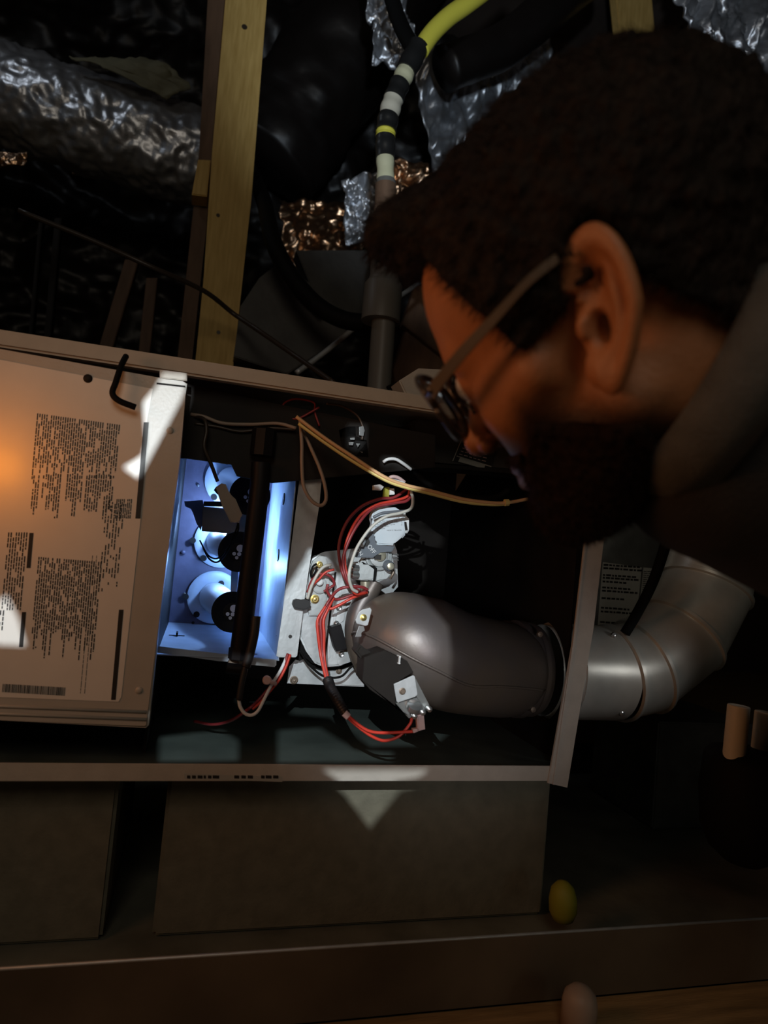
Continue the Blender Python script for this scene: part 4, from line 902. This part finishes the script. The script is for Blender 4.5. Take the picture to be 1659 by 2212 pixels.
# ---- torso, arms and legs: laid out in world metres and welded to the neck by the collar
person = thing('person', 'bearded person with short dark hair and glasses in dark jacket, peering into the furnace', 'person', (HO.x+.28, HO.y-.02, FLOOR))
MT['skin'] = mat('skin', (.44,.18,.075), .55, 0, .06, 60, .25, 350)
MT['skin'].node_tree.nodes['Principled BSDF'].inputs['Subsurface Weight'].default_value = .12
MT['skin'].node_tree.nodes['Principled BSDF'].inputs['Subsurface Radius'].default_value = (.006,.002,.001)
MT['hair'] = mat('dark_brown_hair', (.013,.008,.005), .7, 0, .3, 40, 1.0, 500, aniso=(1,1,.35), spec=.2)
MT['beard'] = mat('dark_beard_hair', (.020,.010,.006), .85, 0, .3, 200, 1.0, 900, spec=.1)
MT['jacket'] = mat('dark_grey_jacket', (.016,.014,.012), .85, 0, .2, 80, .6, 600)
MT['collar'] = mat('grey_collar_cloth', (.075,.075,.070), .85, 0, .15, 80, .6, 600)
MT['trouser'] = mat('dark_trousers', (.02,.022,.03), .9, 0, .2, 60)
MT['shoe'] = mat('black_shoe', (.02,.018,.016), .6)
MT['frame'] = mat('dark_glasses_frame', (.03,.025,.02), .3)
MT['temple'] = mat('brown_grey_temple', (.12,.095,.07), .35)
MT['lens'] = mat('spectacle_lens', (.95,.97,.97), .02, trans=1.0)
head = sdf_mesh('head', V, Q, 'skin', person, head_map)
# hair: a cap standing off the skull with tufts, cut at the hairline
nz3 = lambda g, s, k: np.sin(g[0]*s+1.3*np.sin(g[1]*s*.7))*np.sin(g[1]*s*1.1+np.sin(g[2]*s*.9))*np.sin(g[2]*s+.7*np.sin(g[0]*s*1.2))*k
hs = base-.0085-.004*np.clip((G[2]-.06)/.06, 0, 1)-nz3(G, 190, .0028)-nz3(G, 420, .0016)
hs = sm(hs, ell(G, (.078,.010,.108), (.030,.045,.020)), .02)-nz3(G, 260, .0015)*0  # quiff over the forehead
m_ = mirror(G)
line = np.minimum.reduce([
    .0*G[0]+(G[2]-.050-np.clip((.088-G[0])*.0, 0, 1)),         # crown and forehead line
    ])*-1
front = G[0]-.045-.42*(G[2]-.032)
side = np.maximum(front, -(G[2]-.008+.25*(G[0]-.02)))       # temple and sideburn block
crown = np.maximum(-(G[2]-.080), G[0]-.2)
back = np.maximum(G[0]+.024, -(G[2]-np.maximum(.010+1.4*(G[0]+.031), -.062)))
region = np.minimum(np.minimum(crown, side), back)
hs = smx(hs, region, .006)
hs = np.maximum(hs, -(base-.0000)-.010)
hs = np.maximum(hs, -(ear_sdf(G, sph(G, (0,0,0), .001))-.0025))
V, Q = surface(hs, lo, h); hair = sdf_mesh('hair', V, Q, 'hair', person, head_map)
# beard: thinner shell over the jaw, chin and upper lip
bs = base-.0042-nz3(G, 520, .0016)
bl = np.maximum(G[2]-np.minimum(-.041+.45*(G[0]-.011), -.023-1.1*(G[0]-.050)), -(G[2]+.145))   # under the cheek line
bl = np.maximum(bl, -(G[0]+.014))
sb = np.maximum(np.maximum(G[0]-.026, -(G[0]-.004)), np.maximum(G[2]-.012, -(G[2]+.06)))
mo = np.maximum(np.maximum(G[2]+.043, -(G[2]+.062)), -(G[0]-.066))
mouth = ell(m_, (.094,0,-.0625), (.02,.017,.0042))
reg = np.minimum(bl, mo-.006); reg = np.maximum(reg, -mouth)
regb = reg; bs = smx(bs, reg+.009, .006); bs = np.maximum(bs, -base-.006)
V, Q = surface(bs, lo, h); beard = sdf_mesh('beard', V, Q, 'beard', person, head_map)
# stubble: the skin darkens softly at the edges of hair and beard; shade is painted on the lips
def samp(Fv, pts):
    q = (pts-np.array(lo))/h; i = np.clip(q.round().astype(int), 0, np.array(Fv.shape)-1); return Fv[i[:,0], i[:,1], i[:,2]]
co = np.empty(len(head.data.vertices)*3); head.data.vertices.foreach_get('co', co); co = co.reshape(-1, 3)+np.array(OFF[person.name])
loc_h = (co-HO_)@MH.T
mb = np.clip((.016-samp(regb, loc_h))/.025, 0, 1); mb = mb*mb*(3-2*mb)
mh = np.clip((.006-samp(region, loc_h))/.010, 0, 1); mh = mh*mh*(3-2*mh)*.85
e_ = samp(ear_sdf(G, sph(G, (0,0,0), .001)), loc_h) > .002
lip_shade = np.clip((loc_h[:,0]-.045)/.02, 0, 1)*np.clip((-.044-loc_h[:,2])/.006, 0, 1)  # painted shade over the lips and front of the lower face
mk = np.maximum(np.maximum(mb*.93, lip_shade*.85), mh)*e_
ca = head.data.color_attributes.new('stubble_lip_shade', 'FLOAT_COLOR', 'POINT')
ca.data.foreach_set('color', np.stack([mk, mk, mk, np.ones_like(mk)], 1).astype(np.float32).ravel())
nt = MT['skin'].node_tree; bs_ = nt.nodes['Principled BSDF']; at_ = nt.nodes.new('ShaderNodeVertexColor'); at_.layer_name = 'stubble_lip_shade'
mx = nt.nodes.new('ShaderNodeMix'); mx.data_type = 'RGBA'; src_ = bs_.inputs['Base Color'].links[0].from_socket
nt.links.new(at_.outputs['Color'], mx.inputs['Factor']); nt.links.new(src_, mx.inputs['A']); mx.inputs['B'].default_value = (.018,.010,.006,1)
nt.links.new(mx.outputs['Result'], bs_.inputs['Base Color'])
# eyes, brows
for s_ in (1, -1):
    b = NB(); bmesh.ops.create_uvsphere(b, u_segments=24, v_segments=16, radius=.0118)
    for v in b.verts: v.co = Hd(.0795+v.co.x, s_*.031+v.co.y, .004+v.co.z)
    ey = obj('eye', b, 'white', person, smooth=True)
    b = NB(); add_lathe(b, [(0,.0052),(.0006,.0045)], Hd(.0908, s_*.031, .003), HF, 18); obj('iris', b, 'cable', ey)
    b = NB(); add_tube(b, [Hd(.091,s_*.014,.020), Hd(.089,s_*.028,.025), Hd(.078,s_*.046,.021)], lambda t: .0032*(1-.5*t), 8); obj('eyebrow', b, 'hair', person, smooth=True)
# short tapered strands roughen the outline of hair and beard
def strands(name, src, n, ln, wd, m, seed, lean, parent=None):
    R = np.random.RandomState(seed); me = src.data
    Vv = np.empty(len(me.vertices)*3); me.vertices.foreach_get('co', Vv); Vv = Vv.reshape(-1, 3)
    Nn = np.empty(len(me.vertices)*3); me.vertices.foreach_get('normal', Nn); Nn = Nn.reshape(-1, 3)
    k = R.randint(0, len(Vv), n); p = Vv[k]; nn = Nn[k]
    ok = True
    t = nn*.55+np.array(lean)*.8+R.normal(0, .22, (n, 3)); t /= np.linalg.norm(t, axis=1)[:, None]
    s = np.cross(t, R.normal(0, 1, (n, 3))); s /= np.linalg.norm(s, axis=1)[:, None]
    L = ln*(.6+.7*R.rand(n))[:, None]; A = p-nn*.001
    bend = nn*-.15+np.array(lean)*.25
    vs = np.stack([A-s*wd, A+s*wd, A+t*L*.55+s*wd*.8, A+t*L*.55-s*wd*.8, A+t*L+bend*L*.6], 1).reshape(-1, 3)
    i5 = np.arange(n)*5; fs = [(a, a+1, a+2, a+3) for a in i5.tolist()]+[(a+3, a+2, a+4) for a in i5.tolist()]
    me2 = bpy.data.meshes.new(name); me2.from_pydata(vs.tolist(), [], fs); me2.materials.append(MT[m])
    o = _link(name, me2, src, (0,0,0)); OFF[o.name] = OFF[src.name]; o['kind'] = 'stuff'; return o
strands('hair_strands', hair, 30000, .009, .00020, 'hair', 1, tuple(HF*.6-HU*.3))
strands('beard_hairs', beard, 14000, .0055, .00016, 'beard', 2, tuple(HF*.2-HU*.6))

# ---- glasses
gl = thing('eyeglasses', 'dark-framed eyeglasses with brown-grey temples worn by the person', 'glasses', Hd(.095, 0, .005))
for s_ in (1, -1):
    cx, cy, cz = .109, s_*.034, .000
    loop = []
    for k in range(25):
        a = k/24*2*math.pi; yy = .0290*math.copysign(abs(math.cos(a))**.8, math.cos(a)); zz = .0225*math.copysign(abs(math.sin(a))**.8, math.sin(a))
        loop.append(Hd(cx-.012*(abs(cy+yy)/.06)**2+zz*.16, cy+yy, cz+zz))
    b = NB(); add_tube(b, loop[:-1]+[loop[0]], .0026, 8, 2); obj('rim', b, 'frame', gl, smooth=True)
    b = NB(); f_ = []
    cc = Hd(cx-.012*(.033/.06)**2+.0012, cy, cz)
    add_prism(b, [cc+(q-cc)*.985 for q in loop[:-1]], HF*.0015); obj('lens', b, 'lens', gl)
    b = NB(); w_ = .0045
    pth = [Hd(.094, s_*.064, .008), Hd(.089, s_*.072, .009), Hd(.062, s_*.0830, .017), Hd(.035, s_*.0880, .024), Hd(.012, s_*.0880, .031), Hd(-.004, s_*.0838, .0340)]
    sp_ = spline(pth, 6); rg = []
    for i, q in enumerate(sp_):
        hh = .0044-.0022*min(1, i/len(sp_)*1.4); tt = .0016; 
        rg.append([b.verts.new(q+HU*hh*a_+HL*tt*b_) for a_, b_ in ((1,1),(-1,1),(-1,-1),(1,-1))])
    for r1, r2 in zip(rg, rg[1:]):
        for k in range(4): b.faces.new((r1[k], r1[(k+1)%4], r2[(k+1)%4], r2[k]))
    b.faces.new(rg[0]); b.faces.new(rg[-1][::-1]); obj('temple', b, 'temple', gl)
    b = NB(); add_tube(b, [Hd(.097, s_*.059, .012), Hd(.094, s_*.0655, .009), Hd(.088, s_*.0725, .010)], .0034, 8, 4); obj('hinge', b, 'frame', gl, smooth=True)
    b = NB(); add_tube(b, [Hd(.103, s_*.008, -.001), Hd(.098, s_*.0085, -.006), Hd(.096, s_*.011, -.012)], .0012, 6, 4); obj('nose_pad', b, 'frame', gl, smooth=True)
b = NB(); add_tube(b, [Hd(.1035, .008, .008), Hd(.106, 0, .010), Hd(.1035, -.008, .008)], .0018, 8, 4); obj('bridge', b, 'frame', gl, smooth=True)

# ---- body in world metres: the neck bends up and back over the frame's right edge, torso level, on hands and knees
def wp(p): return tuple(p)
NB_ = Hd(*[a+.15*c for a, c in zip((-.032,0,-.040), NKh)])                       # base of the neck
XD = Vector((RT.x, RT.y, 0)).normalized()         # spine direction, away to the right
SH = NB_+XD*.075+Vector((0,0,-.015)); HIP = SH+XD*.46+Vector((0,-.02,-.04))
SD = Vector((0,0,1)).cross(XD).normalized()    # across the shoulders
lo2 = (NB_.x-.22, SH.y-.42, FLOOR-.02); hi2 = (HIP.x+.62, SH.y+.36, max(NB_.z, SH.z)+.25); h2 = .008
G2 = grid(lo2, hi2, h2)
def loc(a, s, z): return wp(SH+XD*a+SD*s+Vector((0,0,z)))
def body(g):
    f = cap(g, wp(NB_-XD*.0), loc(.02,0,0), .066, .09)
    f = sm(f, cap(g, loc(.05,-.13,-.01), loc(.05,.13,-.01), .082), .06)
    f = sm(f, cap(g, loc(.08,-.06,-.02), loc(.44,-.05,-.05), .105, .10), .06); f = sm(f, cap(g, loc(.08,.06,-.02), loc(.44,.05,-.05), .105, .10), .06)
    f = sm(f, cap(g, wp(Pd(1580,960,.40)), wp(Pd(1980,1080,.43)), .072, .10), .04)
    return f
fl_z = FLOOR
def arm(g, s): 
    el = Vector(loc(.16, s*.23, -.20)); ha = Vector(loc(.15, s*.22, 0)); ha.z = fl_z+.05
    return sm(cap(g, loc(.08,s*.175,-.02), wp(el), .060, .047), cap(g, wp(el), wp(ha), .047, .036), .03), el, ha
fb = body(G2)
jk = fb
hands = []
for s_ in (1, -1):
    a_, el, ha = arm(G2, s_); jk = sm(jk, a_, .03); hands.append((s_, ha))
# clear the head: the jacket may not cover jaw or neck
gh = (G2[0]-HO.x, G2[1]-HO.y, G2[2]-HO.z)
hx = gh[0]*HF.x+gh[1]*HF.y+gh[2]*HF.z; hy = gh[0]*HL.x+gh[1]*HL.y+gh[2]*HL.z; hz = gh[0]*HU.x+gh[1]*HU.y+gh[2]*HU.z
CP = Pd(1560, 840, .34); jk = np.maximum(jk, -((G2[0]-CP.x)*NK.x+(G2[1]-CP.y)*NK.y+(G2[2]-CP.z)*NK.z))
V, Q = surface(jk, lo2, h2); jacket = sdf_mesh('jacket', V, Q, 'jacket', person)
tr = cap(G2, loc(.40,-.06,-.05), loc(.50,-.05,-.06), .105, .115); tr = sm(tr, cap(G2, loc(.40,.06,-.05), loc(.50,.05,-.06), .105, .115), .05)
for s_ in (1, -1):
    kn = Vector(loc(.44, s_*.10, 0)); kn.z = fl_z+.062; an = Vector(loc(.84, s_*.10, 0)); an.z = fl_z+.055
    tr = sm(tr, cap(G2, loc(.50,s_*.08,-.08), wp(kn), .092, .062), .04); tr = sm(tr, cap(G2, wp(kn), wp(an), .060, .045), .03)
    b = NB(); add_tube(b, [an+XD*-.02, an+XD*.04+Vector((0,0,-.005)), an+XD*.08+Vector((0,0,.03))+Vector((0,0,0)), an+XD*.10+Vector((0,0,.10)), an+XD*.105+Vector((0,0,.16))], lambda t: .045-.012*t, 14, 6); 
    for v in b.verts: v.co.z = max(v.co.z, fl_z+.001)
    obj('shoe', b, 'shoe', person, smooth=True)
V, Q = surface(tr, lo2, h2); sdf_mesh('trousers', V, Q, 'trouser', person)
# hands: palm and five separate fingers flat on the deck
for s_, ha in hands:
    b = NB(); fwd = -XD; sd = SD*s_
    wr = Vector((ha.x, ha.y, fl_z+.040)); pm = wr+fwd*.05+Vector((0,0,-.020)); 
    add_tube(b, [wr+Vector((0,0,.01)), wr+fwd*.02+Vector((0,0,-.01)), pm, wr+fwd*.095+Vector((0,0,-.027))], lambda t: .030-.012*t, 14, 5)
    for k, (o_, L) in enumerate(((.026,.062),(.010,.074),(-.007,.070),(-.024,.055))):
        a0 = wr+fwd*.080+sd*-o_*1.0+Vector((0,0,-.026)); dr_ = (fwd+sd*-o_*3).normalized()
        add_tube(b, [a0, a0+dr_*L*.4+Vector((0,0,.006)), a0+dr_*L*.75+Vector((0,0,.001)), a0+dr_*L+Vector((0,0,-.003))], lambda t: .0092-.0028*t, 10, 4)
    a0 = wr+fwd*.035+sd*-.022+Vector((0,0,-.018)); dr_ = (fwd*.75-sd*.75).normalized()
    add_tube(b, [a0, a0+dr_*.03, a0+dr_*.055+fwd*.008+Vector((0,0,-.006))], lambda t: .0115-.003*t, 10, 4)
    zmin = min(v.co.z for v in b.verts)
    for v in b.verts: v.co.z = max(v.co.z, fl_z+.0008)
    obj('hand', b, 'skin', person, smooth=True)
# collar: a standing band round the back of the neck whose edge catches the light
b = NB(); rg = []
NS, NT, _ = basis(NK); NC = 48; n0w = Hd(-.032, 0, -.040)
cen = n0w+NK*((CP-n0w).dot(NK))
view = (-cen).normalized(); e1 = (view-NK*view.dot(NK)).normalized(); e2 = NK.cross(e1)
for k in range(NC):
    a = 2*math.pi*k/NC; dr_ = e1*math.cos(a)+e2*math.sin(a); rr = .074
    rg.append([b.verts.new(q) for q in (cen+dr_*(rr-.006)+NK*.02, cen+dr_*(rr-.003)-NK*.014, cen+dr_*rr-NK*.016, cen+dr_*(rr+.006)-NK*.006, cen+dr_*(rr+.010)+NK*.004, cen+dr_*(rr+.004)+NK*.02)])
for i in range(NC):
    r1, r2 = rg[i], rg[(i+1)%NC]
    for k in range(6): b.faces.new((r1[k], r1[(k+1)%6], r2[(k+1)%6], r2[k]))
col_ = obj('collar', b, 'collar', jacket, smooth=True, label='grey standing collar')
# ------------------------------------------------------------------ hand torch above the camera, its beam shaped by an added, unseen gobo plate
YG = 0.10
def thru(*a):
    q = Pz(*a[1:]) if a[0] == 'z' else P(*a); t = (YG-TORCH.y)/(q.y-TORCH.y); return TORCH+(q-TORCH)*t
holes = [
 [(x, y, YD) for x, y in ((336,838),(352,806),(404,808),(402,835),(392,862),(306,1022),(298,1034),(266,1010),(308,985),(316,955),(310,870))],
 [(x, y, YD) for x, y in ((-60,1340),(15,1284),(40,1335),(58,1398),(0,1395),(-60,1392))],
 [(x, y, .80) for x, y in ((590,1432),(596,1310),(660,1210),(668,1188),(704,1196),(716,1236),(748,1243),(750,1180),(775,1140),(795,1112),(836,1092),(826,1062),(800,1052),(822,1030),(850,1022),(932,1050),(932,1076),(892,1092),(892,1150),(858,1190),(862,1268),(908,1300),(942,1350),(982,1400),(990,1460),(988,1522),(935,1600),(800,1606),(700,1500),(612,1490))],
 [(x, y, YF) for x, y in ((690,1661),(936,1661),(905,1682),(862,1690),(795,1772),(742,1702),(720,1680))],
 [(x, y, 1.40) for x, y in ((529,142),(548,106),(575,92),(572,142),(552,174))],
 [(x, y, .78) for x, y in ((750,916),(792,916),(790,966),(770,972),(750,962))],
 [(x, y, .775) for x, y in ((822,984),(858,984),(896,1018),(880,1020),(846,1002),(824,1008))],
 [(x, y, .785) for x, y in ((488,1416),(600,1418),(600,1444),(486,1440))],
 [('z', x, y, ZB) for x, y in ((345,1592),(478,1578),(515,1600),(515,1646),(345,1648))],
 [('z', x, y, ZB) for x, y in ((600,1578),(690,1572),(770,1622),(850,1625),(850,1648),(600,1650))],
]
cu = bpy.data.curves.new('g', 'CURVE'); cu.dimensions = '2D'; cu.fill_mode = 'BOTH'; cu.extrude = .0004
ctr = TORCH+Vector((0,0,0))
def add_spl(pts):
    s = cu.splines.new('POLY'); s.points.add(len(pts)-1)
    for p, q in zip(s.points, pts): p.co = (q[0], q[1], 0, 1)
    s.use_cyclic_u = True
hl = [[thru(*q) for q in h_] for h_ in holes]
print('GOBO z range', min(q.z for h_ in hl for q in h_), max(q.z for h_ in hl for q in h_), 'x', min(q.x for h_ in hl for q in h_), max(q.x for h_ in hl for q in h_))
x0_, x1_, z0_, z1_ = min(q.x for h_ in hl for q in h_)-.03, max(q.x for h_ in hl for q in h_)+.03, min(q.z for h_ in hl for q in h_)-.006, max(q.z for h_ in hl for q in h_)+.02
add_spl([(x0_, z0_), (x1_, z0_), (x1_, z1_), (x0_, z1_)])
for h_ in hl: add_spl([(q.x, q.z) for q in h_])
to = bpy.data.objects.new('g', cu); COL.objects.link(to); bpy.context.view_layer.update()
me = bpy.data.meshes.new_from_object(to.evaluated_get(bpy.context.evaluated_depsgraph_get())); bpy.data.objects.remove(to); bpy.data.curves.remove(cu)
b = NB(); b.from_mesh(me); bpy.data.meshes.remove(me)
for v in b.verts: v.co = Vector((v.co.x, YG+v.co.z, v.co.y))
tr_ = thing('work_torch', 'hand torch with an added slotted gobo to shape its beam, unseen above the camera', 'torch', (TORCH.x, TORCH.y, z0_))
obj('gobo_plate', b, 'black', tr_)
for (a, c) in (((x0_,YG,z1_),(x0_,TORCH.y-.02,z1_-.0)), ((x1_,YG,z1_),(x1_,TORCH.y-.02,z1_))):
    pass
# side, top and bottom walls of the added gobo stop stray light
for lo_, hi_ in (((x0_,TORCH.y-.03,z0_),(x0_+.001,YG,z1_)), ((x1_-.001,TORCH.y-.03,z0_),(x1_,YG,z1_)), ((x0_,TORCH.y-.03,z1_-.001),(x1_,YG,z1_))):
    b = NB(); add_box(b, lo_, hi_); obj('gobo_wall', b, 'black', tr_)
b = NB(); add_prism(b, [(x0_,YG,z0_),(x1_,YG,z0_),(x1_,TORCH.y-.03,TORCH.z-.012),(x0_,TORCH.y-.03,TORCH.z-.012)], Vector((0,0,.001))); obj('gobo_floor', b, 'black', tr_)
b = NB(); add_lathe(b, [(-.014,.012),(-.016,.014),(-.03,.015),(-.10,.012),(-.12,.013)], TORCH, (Vector((P(560,1250,.78))-TORCH).normalized()), 24); obj('torch_body', b, 'black', tr_, smooth='auto')
